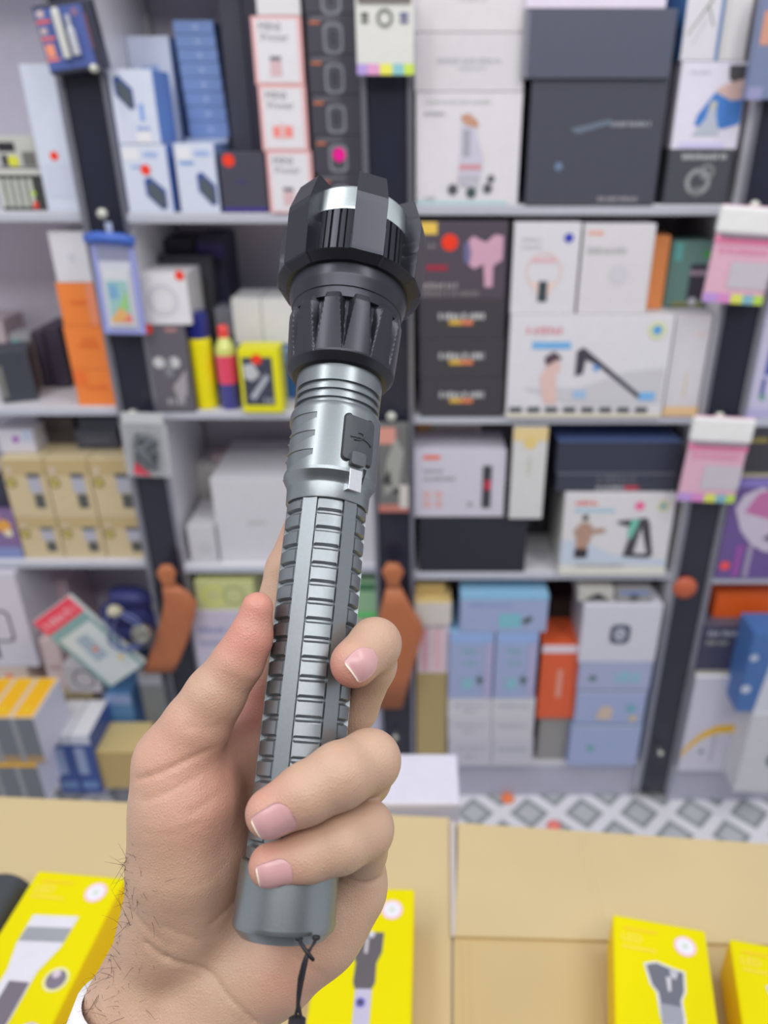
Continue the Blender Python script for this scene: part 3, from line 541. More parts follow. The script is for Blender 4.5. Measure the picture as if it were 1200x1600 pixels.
# ---------------------------------------------------------------- right bay
box('white and violet carton with a blue bar, half out of the frame', YD+0.0, 1158, 1215, 500, Z2, d=0.12, c=(196, 192, 218), marks=[('r',0.32,0.45,0.5,0.78,(70,84,170)),('r',0.3,0.22,0.42,0.42,(70,90,160)),('d',0.4,0.22,0.1,(110,160,150)),('r',0.4,0.86,1,1,(240,170,160)),('r',0,0.0,1,0.1,(180,176,214))])
z = box('purple carton with a pale smiling curve, right edge', YD-0.01, 1112, 1215, 748, Z3, d=0.12, c=(104, 82, 142), side=(126,114,130), marks=[
    ('p',[(0.1,0.72),(0.2,0.85),(0.45,0.92),(1.0,0.8),(1.0,0.3),(0.7,0.28),(0.45,0.36),(0.25,0.5)],(196,186,204)),('p',[(0.25,0.68),(0.4,0.86),(0.6,0.9),(0.9,0.66),(0.7,0.6)],(186,110,160)),('p',[(0.6,0.42),(0.85,0.52),(1,0.5),(0.75,0.38)],(96,86,116)),
    ('r',0.25,0.02,0.35,0.35,(150,80,160)),('r',0.42,0.02,0.5,0.35,(160,150,176)),('d',0.12,0.14,0.08,(236,80,80)),('r',0,0.92,1,1,(132,120,190))])
box('black carton on top of the purple one', YD-0.005, 1145, 1215, 664, z+0.0004, d=0.1, c=(62, 60, 68), marks=[('r',0,0.0,1,0.08,(180,176,150)),('g',0.2,0.72,0.6,0.82,(160,146,80))])
box('bright orange rounded pack under the shelf at the right edge', YD+0.02, 1112, 1215, 928, yb=970, d=0.1, c=(226, 96, 30))
z = box('white tall carton with a yellow arc at the foot of the right bay', YD-0.02, 1051, 1138, 1058, Z4, d=0.13, c=(204, 202, 216), ct=(226,225,232), side=(170,168,180), marks=[
    ('p',[(0.0,0.2),(0.1,0.3),(0.3,0.42),(0.55,0.5),(0.98,0.52),(0.98,0.43),(0.6,0.42),(0.35,0.36),(0.15,0.26),(0.02,0.16)],(232,184,50)),('d',0.38,0.22,0.05,(110,112,126)),('g',0.55,0.1,0.62,0.4,(186,184,198)),('d',0.85,0.92,0.07,(120,130,190))])
box('dark indigo carton with white lettering above the yellow-arc one', YD-0.01, 1066, 1160, 978, z+0.0004, d=0.12, c=(66, 64, 88), ct=(90,88,104), marks=[('g',0.1,0.8,0.7,0.9,(166,166,178)),('g',0.1,0.62,0.55,0.7,(156,156,150)),('r',0,0,1,0.08,(170,166,150))])
box('blue carton squeezed between the yellow-arc carton and the white one', YD+0.0, 1140, 1162, 1050, Z4, d=0.12, c=(54, 84, 140), marks=[('d',0.5,0.3,0.3,(150,165,200))])
z = box('white carton with a dark ball picture in the lower right corner', YD-0.08, 1146, 1215, 1115, Z4, d=0.075, c=(202, 202, 208), marks=[('d',0.78,0.42,0.24,(96,108,114)),('d',0.72,0.5,0.1,(190,194,200))])
box('blue and white carton on top of the ball-print carton', YD-0.075, 1150, 1215, 990, z+0.0004, d=0.07, c=(70, 110, 170), marks=[('p',[(0.4,0),(1,0),(1,1),(0.62,1)],(206,208,218)),('d',0.12,0.7,0.1,(180,190,210)),('d',0.1,0.3,0.12,(190,196,214))])

# ---------------------------------------------------------------- things hanging on the posts
def plate(name, label, cat, corners, Y, t, c, marks=(), group=None, bevel=0.002, rough=0.35, yaw=0):
    (x0, y0), (x1, y1) = corners   # bottom-left, top-right pixels, both read on the plate
    a = W(x0, y1, Y)
    zb_ = Z_at(y1, Y); zt = Z_at(y0, Y); X0 = X_at(x0, Y, (zb_+zt)/2); X1 = X_at(x1, Y, (zb_+zt)/2)
    mb = MB(); w = X1-X0; h = zt-zb_
    mb.box((-w/2, 0, 0), (w/2, t, h), mat(c, rough)); prints(mb, w, h, marks)
    o = mb.build(name, bevel=bevel); o.location = ((X0+X1)/2, Y, zb_)
    tag(o, label, cat, group)
    return o, w, h
def notecard(label, x0, x1, y0, y1, Y, tilt):
    o, w, h = plate('note_card', label, 'note card', ((x0, y0), (x1, y1)), Y, 0.006, (222, 176, 196),
        [('r',0.0,0.0,0.24,0.1,(186,150,216)),('r',0.24,0.0,0.46,0.1,(214,140,200)),('r',0.46,0.0,0.66,0.1,(216,220,100)),('r',0.66,0.0,0.84,0.1,(130,180,196)),('r',0.84,0.0,1,0.1,(184,214,90)),
         ('r',0.34,0.16,1.0,0.44,(196,190,200)),('g',0.1,0.52,0.9,0.58,(226,150,180)),('r',0,0.62,1,0.68,(236,130,170))], 'pink note cards hanging on the right post')
    o.rotation_euler = (0, tilt, 0)
    mb = MB(); mb.box((-w/2-0.002, -0.004, h*0.72), (w/2+0.002, 0.010, h*0.99), mat((232, 232, 232), 0.4, name='white_plastic'))
    f = mb.build('header', o, bevel=0.004); f['label'] = 'white folded header'
    mb = MB(); mb.box((-w/2+0.008, -0.006, h*0.69), (w/2-0.004, -0.001, h*0.73), mat((150, 140, 150), 0.4)); mb.build('clip', o)
    return o
c1 = notecard('pink note card with a white header and a red tag, the upper one', 1108, 1205, 322, 474, YC-0.045, 0.06)
c2 = notecard('pink note card with a white header, the lower one', 1068, 1160, 652, 784, YC-0.045, 0.05)
o, w, h = plate('note_card', 'white hanging card with three icons and a pastel colour strip', 'note card', ((556, -20), (647, 117)), YC-0.04, 0.006, (218, 218, 214),
    [('r',0.0,0.0,0.18,0.13,(178,156,218)),('r',0.18,0.0,0.4,0.13,(224,160,206)),('r',0.4,0.0,0.62,0.13,(232,230,96)),('r',0.62,0.0,0.82,0.13,(140,196,204)),('r',0.82,0.0,1,0.13,(200,224,90)),
     ('r',0.1,0.6,0.22,0.64,(90,94,92)),('r',0.1,0.66,0.22,0.72,(90,94,92)),('o',0.5,0.66,0.14,0.05,(120,122,118)),('r',0.76,0.6,0.9,0.64,(110,110,150)),('r',0.76,0.66,0.9,0.72,(110,110,150)),('r',0.05,0.82,0.95,1.0,(120,112,112)),('p',[(0.7,1),(0.95,1),(0.95,0.88)],(215,220,215))])
o, w, h = plate('blister_card', 'blue and orange blister card with a white cylinder in a black frame', 'blister card', ((68, 2), (160, 112)), YA-0.045, 0.02, (56, 58, 74),
    [('r',0.02,0.06,0.84,0.94,(78,96,160)),('r',0.02,0.2,0.24,0.24,(240,130,100)),('r',0.04,0.26,0.2,0.44,(236,150,120)),('r',0.02,0.5,0.26,0.54,(240,120,100)),('r',0.04,0.58,0.16,0.68,(190,170,170)),('r',0.02,0.74,0.26,0.78,(240,110,90)),('r',0.06,0.82,0.18,0.92,(200,180,180)),('d',0.7,0.84,0.06,(140,110,140)),('r',0.84,0.3,0.88,0.8,(120,80,90))])
o.rotation_euler = (0, -0.12, 0)
mb = MB(); mb.lathe([(0.0055, 0), (0.0058, 0.055), (0.004, 0.062)], mat((205, 205, 200), 0.3), 20, org=(-0.008, -0.006, 0.018)); q = mb.build('torch_model', o, smooth=False); q['label'] = 'white cylinder under the blister'
mb = MB(); mb.lathe([(0.0055, 0), (0.0055, 0.03), (0.003, 0.036), (0.003, 0.05)], mat((190, 192, 200), 0.3), 20, org=(0.007, -0.006, 0.02)); mb.build('torch_model', o)
o, w, h = plate('blister_card', 'pale blue hanging pack cut off by the right edge at the top', 'blister card', ((1180, -20), (1240, 156)), YC-0.04, 0.02, (120, 132, 165), [('r',0,0,0.4,0.12,(150,150,190)),('r',0.1,0.5,0.5,0.8,(205,150,130))])
o, w, h = plate('blister_card', 'hanging pack with a grey figure and red corners on the middle post', 'blister card', ((590, 662), (638, 800)), YC-0.03, 0.012, (112, 112, 112),
    [('r',0.0,0.0,1,0.09,(190,120,110)),('r',0.0,0.78,0.6,0.96,(214,150,136)),('r',0.7,0.05,1,0.32,(206,200,196)),('p',[(0.3,0.6),(0.6,0.85),(0.85,0.7),(0.7,0.3),(0.2,0.2)],(158,160,154)),('p',[(0.1,0.35),(0.4,0.5),(0.45,0.3)],(60,62,60)),('d',0.6,0.25,0.12,(70,74,72))])
# blue zip pouch
Y = YA-0.05
o, w, h = plate('zip_pouch', 'blue waterproof phone pouch with a rolled top, on the left post', 'pouch', ((150, 378), (217, 523)), Y, 0.006, (150, 156, 214), [('r',0.14,0.07,0.86,0.8,(200,202,214)),('r',0.14,0.8,0.86,0.95,(140,144,170))], bevel=0.0025)
o.rotation_euler = (0, 0.02, 0); o['label'] = 'blue waterproof phone pouch with a rolled top, on the left post'
mb = MB(); mb.tube([(-w/2-0.004, 0, h+0.004), (-w/4, -0.004, h+0.008), (0, -0.003, h+0.006), (w/4, -0.004, h+0.006), (w/2+0.002, 0, h)], 0.0085, mat((62, 100, 190), 0.35), 14); t_ = mb.build('rolled_top', o, smooth=True)
mb = MB(); mb.box((-w*0.3, -0.0035, h*0.1), (w*0.3, -0.0015, h*0.72), mat((206, 208, 216), 0.3)); prints(mb, w*0.6, h, [('r',0.1,0.15,0.9,0.6,(150,190,190)),('r',0.15,0.4,0.5,0.56,(120,165,200)),('p',[(0.1,0.18),(0.5,0.32),(0.9,0.22),(0.9,0.14),(0.1,0.14)],(220,170,110)),('p',[(0.4,0.3),(0.85,0.5),(0.85,0.28)],(150,196,130)),('p',[(0.5,0.16),(0.9,0.24),(0.9,0.14)],(222,120,110))], y=-0.0035); mb.build('insert_card', o)
mb = MB(); mb.box((-0.005, -0.001, h+0.012), (0.005, 0.001, h+0.03), mat((190, 200, 230), 0.3, alpha=0.7)); mb.build('hang_tab', o)
# clear bag
Y = YA-0.045
o, w, h = plate('plastic_bag', 'clear plastic bag with a grey tangled accessory and a red corner', 'bag', ((192, 662), (262, 745)), Y, 0.0015, (205, 207, 210), (), bevel=0)
o.data.materials[0] = mat((205, 207, 210), 0.15, name='clear_film', alpha=0.45); o.rotation_euler = (0, 0.04, 0)
mb = MB(); rnd = random.Random(3)
pts = [(w*0.28*math.sin(k*1.1)*rnd.uniform(.6, 1), -0.006+0.003*math.sin(k*.7), h*0.5+h*0.34*math.cos(k*0.9)*rnd.uniform(.6, 1)) for k in range(34)]
mb.tube(pts, 0.0032, mat((110, 114, 120), 0.35), 8); mb.build('cable_bundle', o, smooth=True)
mb = MB(); mb.add([(w*-.35,-0.001,h*0.05),(w*0.05,-0.001,h*0.02),(w*-.28,-0.001,h*.3)], [(0,1,2)], mat((220, 70, 90), 0.4)); mb.build('red_corner', o)
mb = MB(); mb.box((-w*0.45, -0.001, h), (w*0.45, 0.001, h*1.2), mat((196, 198, 200), 0.3)); mb.build('header', o)

# brown leather pouches
def loft(rows, m, n=20):
    """rows: (x, y, z, half width, half thickness)"""
    mb = MB(); vs = []
    for (x, y, z, a, b) in rows:
        for k in range(n):
            t = 2*math.pi*k/n; c_, s_ = math.cos(t), math.sin(t)
            vs.append((x+a*math.copysign(abs(c_)**0.55, c_), y+b*s_+0.0016*math.sin(z*120+x*190+k*0.9), z))
    fs = [(i*n+k, i*n+(k+1) % n, (i+1)*n+(k+1) % n, (i+1)*n+k) for i in range(len(rows)-1) for k in range(n)]
    fs += [tuple(range(n-1, -1, -1)), tuple((len(rows)-1)*n+k for k in range(n))]
    mb.add(vs, fs, m); return mb
LEA = mat((180, 108, 70), 0.55, name='brown_leather', bump=0.5, scale=180, noise=0.12)
def pouch(label, Y, rows, g='brown leather pouches tied to the posts'):
    base = W(rows[-1][0], rows[-1][1], Y)
    o = empty('leather_pouch', base); tag(o, label, 'pouch', g)
    pts = [W(px, py, Y)-base for px, py, a in rows]
    R = [(p.x, p.y, p.z, a*0.00122, min(0.0085, 0.003+a*0.00022)) for p, (px, py, a) in zip(pts, rows)]
    loft(R[3:], LEA).build('pouch_body', o, smooth=True)
    loft([R[0], R[1], R[2], R[3]], LEA).build('knot', o, smooth=True)
    return o
pouch('tan leather pouch hanging on the left post above the hand', YA-0.052, [(260, 883, 9), (260, 895, 16), (262, 908, 11), (266, 915, 13), (275, 926, 22), (282, 940, 27), (279, 962, 28), (268, 1000, 28), (255, 1032, 28), (248, 1048, 26)])
pouch('tan leather pouch hanging on the middle post behind the fingertip', YC-0.045, [(613, 880, 9), (614, 893, 18), (614, 909, 10), (615, 918, 12), (619, 945, 23), (624, 970, 35), (625, 986, 39), (620, 1010, 37), (611, 1055, 33), (603, 1104, 29)])
mb = MB(); p = W(1070, 918, YC-0.02); mb.lathe([(0.01, -0.010), (0.021, -0.006), (0.024, 0.0), (0.021, 0.006), (0.01, 0.010)], mat((186, 92, 62), 0.5, name='brown_leather', bump=0.5, scale=140), 24, axis=(0, -1, 0.1))
o = mb.build('leather_tag', smooth=True); o.location = p; tag(o, 'round reddish leather roll on the right post', 'pouch')

# tilted blister pack with red header, cables and a lens in the left bottom bay
def tilted(name, label, cat, px, py, Y, w, h, t, ang, c, marks, rx=0.0):
    mb = MB(); mb.box((-w/2, 0, 0), (w/2, t, h), mat(c, 0.35)); prints(mb, w, h, marks)
    o = mb.build(name, bevel=0.001); o.location = W(px, py, Y); o.rotation_euler = (rx, ang, 0); return tag(o, label, cat)
tilted('blister_card', 'white and teal blister pack with a red header, tilted to the left', 'blister card', 198, 1056, YA-0.075, 0.105, 0.205, 0.012, -0.64, (206, 214, 214), [('r',0,0.8,1,1,(238,70,92)),('r',0,0.0,0.08,0.8,(120,160,160)),('r',0.92,0,1,0.8,(120,160,160)),('r',0.0,0.7,1,0.8,(130,168,168)),('g',0.1,0.85,0.9,0.93,(250,160,170)),('p',[(0.3,0.3),(0.6,0.3),(0.62,0.6),(0.35,0.62)],(160,176,190)),('d',0.5,0.42,0.06,(220,130,90)),('d',0.75,0.2,0.05,(230,190,80))])
mb = MB(); c0 = W(195, 985, YA-0.084)
mb.tube([c0+Vector((0.03*math.cos(t)+0.012*math.sin(2.3*t), -0.004*math.sin(t*3)-0.004, 0.042*math.sin(t))) for t in [i*0.2 for i in range(0, 60)]], 0.003, mat((88, 98, 150), 0.4), 8)
tag(mb.build('cable', smooth=True), 'coiled blue cable lying over the tilted blister pack', 'cable')
mb = MB(); c0 = W(226, 985, YA-0.08)
mb.lathe([(0.017, 0.0), (0.020, 0.004), (0.020, 0.018), (0.016, 0.021), (0.013, 0.017), (0.006, 0.020), (0.002, 0.021)], mat((150, 150, 142), 0.2, 0.8, name='chrome'), 28, axis=(-0.2, -1, 0.15))
o = mb.build('lamp_head', smooth=True); o.location = c0; tag(o, 'shiny round metal lamp head beside the left brown pouch', 'lamp')
mb = MB(); c0 = W(190, 955, YA-0.078)
mb.lathe([(0.006, 0.0), (0.009, 0.006), (0.012, 0.012), (0.012, 0.022), (0.008, 0.028)], mat((190, 184, 160), 0.3, name='cream_plastic'), 20, axis=(-0.5, -0.7, 0.5))
o = mb.build('bulb', smooth=True); o.location = c0; tag(o, 'cream bulb-like knob above the coiled blue cable', 'bulb')
mb = MB(); rows = []
p0 = W(196, 925, YA+0.02)
for k in range(9):
    t = k/8; rows.append((p0.x+0.01*math.sin(k*1.4), p0.y, p0.z+0.004-0.12*t, 0.035+0.02*math.sin(math.pi*t)*1.0, 0.02+0.008*math.sin(k*2.1)))
o = loft(rows, mat((52, 56, 112), 0.5, name='navy_cloth')).build('fabric_bag', smooth=True); tag(o, 'dark navy fabric bag tucked under the shelf by the left post', 'bag')

# ---------------------------------------------------------------- counter with cardboard sheets
TZ = 0.73
CARD = mat((198, 178, 136), 0.65, name='cardboard', noise=0.06, scale=9); CARDE = mat((192, 170, 124), 0.7, name='cardboard', noise=0.06, scale=7)
far = [G(-420, 1226, TZ-0.008), G(0, 1244, TZ-0.008), G(700, 1277, TZ-0.008), G(715, 1283, TZ-0.008), G(1200, 1318, TZ-0.008), G(1500, 1338, TZ-0.008)]
mb = MB()
pts = [Vector((p.x, p.y-0.004, TZ-0.008)) for p in far]
ring = [Vector((0.75, 0.12, TZ-0.008))]+list(reversed(pts))+[Vector((-0.75, 0.12, TZ-0.008))]
mb.prism(ring, 0.03, mat((190, 180, 165), 0.5, name='table_board'))
o = empty('counter_table', (0, 0.35, 0)); tag(o, 'low counter table covered with cardboard in the foreground', 'table')
t_ = mb.build('table_top', o); t_.matrix_parent_inverse = Matrix.Translation((0, -0.35, 0))
for sx in (-0.6, 0.6):
    for sy in (-0.18, 0.12):
        mb = MB(); mb.box((sx-0.02, sy-0.02, 0.0), (sx+0.02, sy+0.02, TZ-0.04), mat((120, 120, 125), 0.4)); mb.build('leg', o)
def sheet(label, px, h=0.004, z=TZ, m=CARD, folds=()):
    mb = MB(); P_ = [G(a, b, z) for a, b in px]
    mb.prism(P_, h, m)
    for a, b in folds: mb.tube([G(a[0], a[1], z-0.0009), G(b[0], b[1], z-0.0009)], 0.0015, m, 8)
    return tag(mb.build('cardboard_sheet', bevel=0.0008), label, 'cardboard', 'flattened cardboard sheets on the counter')
sheet('cardboard sheet on the left, under the hand and the left yellow box', [(-380, 1228), (-380, 1900), (704, 1900), (705, 1462), (702, 1277), (0, 1244)], h=0.0035, z=TZ-0.004)
sheet('cardboard sheet on the right with its far edge on the floor pattern', [(716, 1285), (711, 1462), (1440, 1482), (1500, 1338), (1200, 1318)], z=TZ, folds=[((902, 1302), (938, 1462)), ((912, 1303), (950, 1464))])
sheet('cardboard sheet at the bottom right under the yellow boxes', [(709, 1455), (706, 1900), (1500, 1900), (1480, 1474)], h=0.0033, z=TZ-0.0042, m=CARDE, folds=[((722, 1475), (726, 1700)), ((734, 1475), (740, 1700)), ((930, 1490), (950, 1640))])
mb = MB(); a, b = G(706, 1282, TZ), G(708, 1462, TZ)
mb.add([(a.x-0.002, a.y, TZ-0.0005), (a.x+0.0035, a.y, TZ-0.0005), (b.x+0.003, b.y, TZ-0.0005), (b.x-0.002, b.y, TZ-0.0005), (a.x-0.002, a.y, TZ-0.0038), (a.x+0.0035, a.y, TZ-0.0038), (b.x+0.003, b.y, TZ-0.0038), (b.x-0.002, b.y, TZ-0.0038)], [(0,3,2,1),(4,5,6,7),(0,1,5,4),(1,2,6,5),(2,3,7,6),(3,0,4,7)], mat((190, 182, 178), 0.3, name='packing_tape'))
tag(mb.build('tape_strip'), 'pale strip of tape in the seam between two cardboard sheets', 'tape')
# white carton behind the counter
zt = 0.735; a = G(560, 1254, zt); b = G(716, 1254, zt); c = G(704, 1180, zt)
mb = MB(); mb.box((a.x, a.y, 0.0), (b.x, c.y, zt), mat((206, 204, 218), 0.4)); 
mb.box((a.x-0.002, a.y-0.002, zt-0.03), (b.x+0.002, c.y+0.002, zt+0.001), mat((208, 206, 220), 0.4))
tag(mb.build('carton', bevel=0.003), 'tall plain white carton standing behind the counter next to the hand', 'box')
# bits on the floor
for px, py, c_, l_ in ((793, 1249, (240, 130, 80), 'orange scrap on the patterned floor by the shelf plinth'), (865, 1292, (255, 130, 120), 'pink scrap on the patterned floor near the cardboard edge')):
    mb = MB(); p = G(px, py, 0.0); mb.lathe([(0.012, 0), (0.016, 0.003), (0.014, 0.007), (0.006, 0.010)], mat(c_, 0.6), 9)
    o = mb.build('paper_scrap'); o.location = (p.x, p.y, 0.0004); tag(o, l_, 'scrap')

# ---------------------------------------------------------------- yellow flashlight boxes on the counter
YEL = (222, 210, 0)
def torch_print(mb, w, L, h, style):
    def P(u, v, k): return ((u-0.5)*w, (v-1.0)*L, h+0.0003+0.0001*k)
    def poly(pts, c, k, r=0.35, metal=0.0):
        mb.add([P(u, v, k) for u, v in pts], [tuple(range(len(pts)))], mat(c, r, metal, name='ink'))
    def disc(u, v, r, c, k):
        poly([(u+r*math.cos(6.2832*i/24), v+r*w/L*math.sin(6.2832*i/24)) for i in range(24)], c, k)
    disc(0.76, 0.92, 0.115, (236, 190, 205), 1); disc(0.76, 0.92, 0.09, (226, 226, 236), 2); disc(0.76, 0.92, 0.035, (205, 214, 200), 3)
    def word(txt, u, v, s, c, k):
        vs, fs = lettering(txt)
        mb.add([P(u+x*s, v+y*s*w/L, k) for x, y, _ in vs], fs, mat(c, 0.4, name='ink'))
    for k in range(8): poly([(0.12+k*0.045, 0.945), (0.15+k*0.045, 0.945), (0.15+k*0.045, 0.957), (0.12+k*0.045, 0.957)], (250, 190, 40), 1)
    word('LED', 0.2, 0.915, 0.13, (250, 210, 90), 1)
    for k in range(9): poly([(0.1+k*0.04, 0.875), (0.125+k*0.04, 0.875), (0.125+k*0.04, 0.885), (0.1+k*0.04, 0.885)], (250, 205, 80), 1)
    if style == 'head':
        poly([(0.36,0.84),(0.69,0.84),(0.68,0.775),(0.63,0.74),(0.63,0.68),(0.60,0.66),(0.43,0.66),(0.41,0.68),(0.42,0.74),(0.37,0.775)], (92, 88, 92), 1)
        for u in (0.42, 0.56): disc(u, 0.832, 0.035, (200, 198, 210), 3)
        poly([(0.50,0.82),(0.535,0.82),(0.53,0.77),(0.50,0.77)], (190, 188, 192), 3)
        poly([(0.44,0.66),(0.60,0.66),(0.59,0.05),(0.43,0.05)], (186, 180, 204), 1); disc(0.5, 0.62, 0.05, (120, 110, 190), 3); disc(0.5, 0.62, 0.028, (60, 62, 84), 4)
    elif style == 'wide':
        poly([(0.31,0.83),(0.44,0.845),(0.62,0.83),(0.73,0.825),(0.72,0.755),(0.675,0.72),(0.69,0.655),(0.66,0.60),(0.48,0.60),(0.44,0.66),(0.42,0.735),(0.36,0.76)], (214, 214, 220), 1)
        poly([(0.335,0.825),(0.44,0.838),(0.61,0.824),(0.71,0.82),(0.70,0.755),(0.655,0.72),(0.67,0.665),(0.47,0.66),(0.445,0.735),(0.385,0.76)], (104, 106, 118), 2)
        poly([(0.45,0.70),(0.66,0.70),(0.67,0.64),(0.46,0.63)], (150, 152, 164), 3)
        poly([(0.57,0.822),(0.66,0.818),(0.63,0.79),(0.58,0.795)], (186, 184, 196), 4); poly([(0.53,0.795),(0.58,0.795),(0.57,0.745),(0.54,0.745)], (196, 194, 202), 3)
        poly([(0.48,0.61),(0.67,0.61),(0.66,0.05),(0.49,0.05)], (190, 190, 206), 2)
    else:
        poly([(0.24,0.80),(0.72,0.81),(0.7,0.68),(0.6,0.58),(0.58,0.12),(0.5,0.07),(0.34,0.07),(0.28,0.12),(0.3,0.58),(0.24,0.68)], (214, 212, 222), 1)
        poly([(0.25,0.75),(0.71,0.76),(0.7,0.70),(0.24,0.69)], (150, 152, 160), 2)
        poly([(0.38,0.54),(0.585,0.54),(0.575,0.13),(0.5,0.085),(0.36,0.085)], (112, 104, 116), 2)
        disc(0.82, 0.56, 0.12, (226, 222, 160), 1); disc(0.82, 0.56, 0.095, (120, 112, 128), 2); disc(0.8, 0.58, 0.04, (205, 190, 205), 3)
        disc(0.82, 0.36, 0.12, (196, 176, 214), 1); disc(0.82, 0.36, 0.085, (236, 226, 60), 2); disc(0.82, 0.36, 0.04, (236, 210, 90), 3)
        disc(0.13, 0.36, 0.11, (190, 180, 200), 1); disc(0.13, 0.36, 0.08, (226, 200, 70), 2); disc(0.13, 0.36, 0.05, (150, 140, 150), 3)
        poly([(0.02,0.1),(0.2,0.1),(0.2,0.13),(0.02,0.13)], (240, 90, 70), 1)
def ybox(label, a, b, L=0.27, h=0.048, style='head', side=(236, 196, 20), z0=None, base=TZ):
    zt = base+h
    A, B = G(a[0], a[1], zt), G(b[0], b[1], zt)
    w = (B-A).length; ang = math.atan2(B.y-A.y, B.x-A.x); mid = (A+B)/2
    mb = MB(); m = mat(YEL, 0.4, name='yellow_card', noise=0.01); ms = mat((240, 205, 0), 0.4, name='yellow_card', noise=0.01)
    x = w/2
    mb.v = [(-x,-L,0),(x,-L,0),(x,0,0),(-x,0,0),(-x,-L,h),(x,-L,h),(x,0,h),(-x,0,h)]
    mb.mats = [m, ms]
    for f, q in (((0,3,2,1),1),((4,5,6,7),0),((0,1,5,4),1),((1,2,6,5),1),((2,3,7,6),0),((3,0,4,7),1)): mb.f.append(f); mb.m.append(q)
    torch_print(mb, w, L, h, style)
    o = mb.build('flashlight_box', bevel=0.0022); o.location = (mid.x, mid.y, base+0.0006); o.rotation_euler = (0, 0, ang)
    tag(o, label, 'box', 'yellow flashlight boxes lying on the counter')
ybox('yellow flashlight box at the lower left with round picture marks, beside the wrist', (60, 1360), (197, 1372), style='left', L=0.22)
ybox('yellow flashlight box half hidden behind the tail of the flashlight', (508, 1387), (648, 1389), style='head')
ybox('yellow flashlight box standing alone right of centre on the cardboard', (957, 1428), (1102, 1454), style='wide', L=0.24)
ybox('yellow flashlight box cut off by the lower right edge', (1139, 1466), (1285, 1494), style='wide', L=0.22)
# loose flashlight lying at the left edge
a = G(20, 1385, TZ+0.022); b = G(-62, 1520, TZ+0.022); dr = (b-a).normalized(); ln = (b-a).length
o = empty('flashlight', a+Vector((0, 0, 0))); tag(o, 'second black flashlight lying on the cardboard at the left edge', 'flashlight')
BK = mat((72, 76, 80), 0.32, 0.3, name='black_anodised')
mb = MB(); mb.lathe([(0.014, -0.0), (0.021, 0.002), (0.021, 0.045), (0.018, 0.05)], BK, 32, axis=dr); mb.build('head', o, smooth=False, bevel=0.0006)
mb = MB(); mb.lathe([(0.0165, 0.0503), (0.0165, 0.062), (0.0195, 0.064), (0.0195, 0.08), (0.015, 0.085), (0.0145, 0.19)], BK, 32, axis=dr); mb.build('body', o, smooth=False)
# ---------------------------------------------------------------- the held flashlight
AL = math.radians(17.57)
Z0 = 0.250
P0 = V(442, 1462, Z0)
def find_ux():
    lo, hi = -0.5, 0.5
    for _ in range(50):
        ux = (lo+hi)/2
        n = math.sqrt(1-ux*ux); u = np.array((ux, n*math.cos(AL), n*math.sin(AL)))
        t = (CY-600)/F; s = (t*P0[2]-P0[1])/(u[1]-t*u[2]); p = P0+s*u
        if CX+F*p[0]/p[2] < 531: lo = ux
        else: hi = ux
    return u
U = find_ux()
def s_at(py):
    t = (CY-py)/F
    return (t*P0[2]-P0[1])/(U[1]-t*U[2])
def r_at(py, half): return half*(P0[2]+s_at(py)*U[2])/F
def prof(lst): return [(s_at(py), r_at(py, hp)) for py, hp in lst]
# frame of the flashlight: local z along it towards the lens, local -y towards the camera
uw = (cam_to_world(P0+U)-cam_to_world(P0)).normalized()
pm = P0+U*s_at(1180)
back = (cam_to_world(pm)-Vector((0, 0, H))).normalized(); back = (back-uw*back.dot(uw)).normalized()
xw = back.cross(uw).normalized()
if xw.x < 0: xw = -xw
FM = Matrix((xw, back, uw)).transposed().to_4x4()
FM.translation = cam_to_world(P0)
torch = bpy.data.objects.new('flashlight', None); scene.collection.objects.link(torch); torch.empty_display_size = 0.02
torch.matrix_world = FM
tag(torch, 'large grey metal flashlight with black finned head held upright in the hand', 'flashlight')

def metal(name, c, rough, metallic=1.0, fine=900, bump=0.15, spec=0.5):
    m = bpy.data.materials.new(name); m.use_nodes = True
    nt = m.node_tree; N = nt.nodes; L = nt.links; b = N['Principled BSDF']
    tc = N.new('ShaderNodeTexCoord'); no = N.new('ShaderNodeTexNoise'); no.inputs['Scale'].default_value = fine; no.inputs['Detail'].default_value = 4
    L.new(tc.outputs['Object'], no.inputs['Vector'])
    mx = N.new('ShaderNodeMix'); mx.data_type = 'RGBA'
    col = lin(c); mx.inputs[6].default_value = [v*0.93 for v in col]+[1]; mx.inputs[7].default_value = [min(1, v*1.07) for v in col]+[1]
    L.new(no.outputs['Fac'], mx.inputs[0]); L.new(mx.outputs[2], b.inputs['Base Color'])
    bp = N.new('ShaderNodeBump'); bp.inputs['Strength'].default_value = bump; bp.inputs['Distance'].default_value = 0.0001
    L.new(no.outputs['Fac'], bp.inputs['Height']); L.new(bp.outputs['Normal'], b.inputs['Normal'])
    b.inputs['Metallic'].default_value = metallic; b.inputs['Roughness'].default_value = rough
    b.inputs['Specular IOR Level'].default_value = spec
    return m
GREY = metal('grey_anodised_aluminium', (134, 140, 145), 0.38, 0.85)
GREY2 = metal('brushed_grey_aluminium', (138, 145, 149), 0.35, 0.9)
BLACK = metal('black_anodised_aluminium', (56, 57, 65), 0.33, 0.65)
SILVER = metal('silver_bezel', (205, 215, 216), 0.3)
RUBB = metal('dark_rubber', (66, 70, 76), 0.55, 0.0, bump=0.25)
STEEL = metal('bare_steel', (235, 235, 240), 0.2)

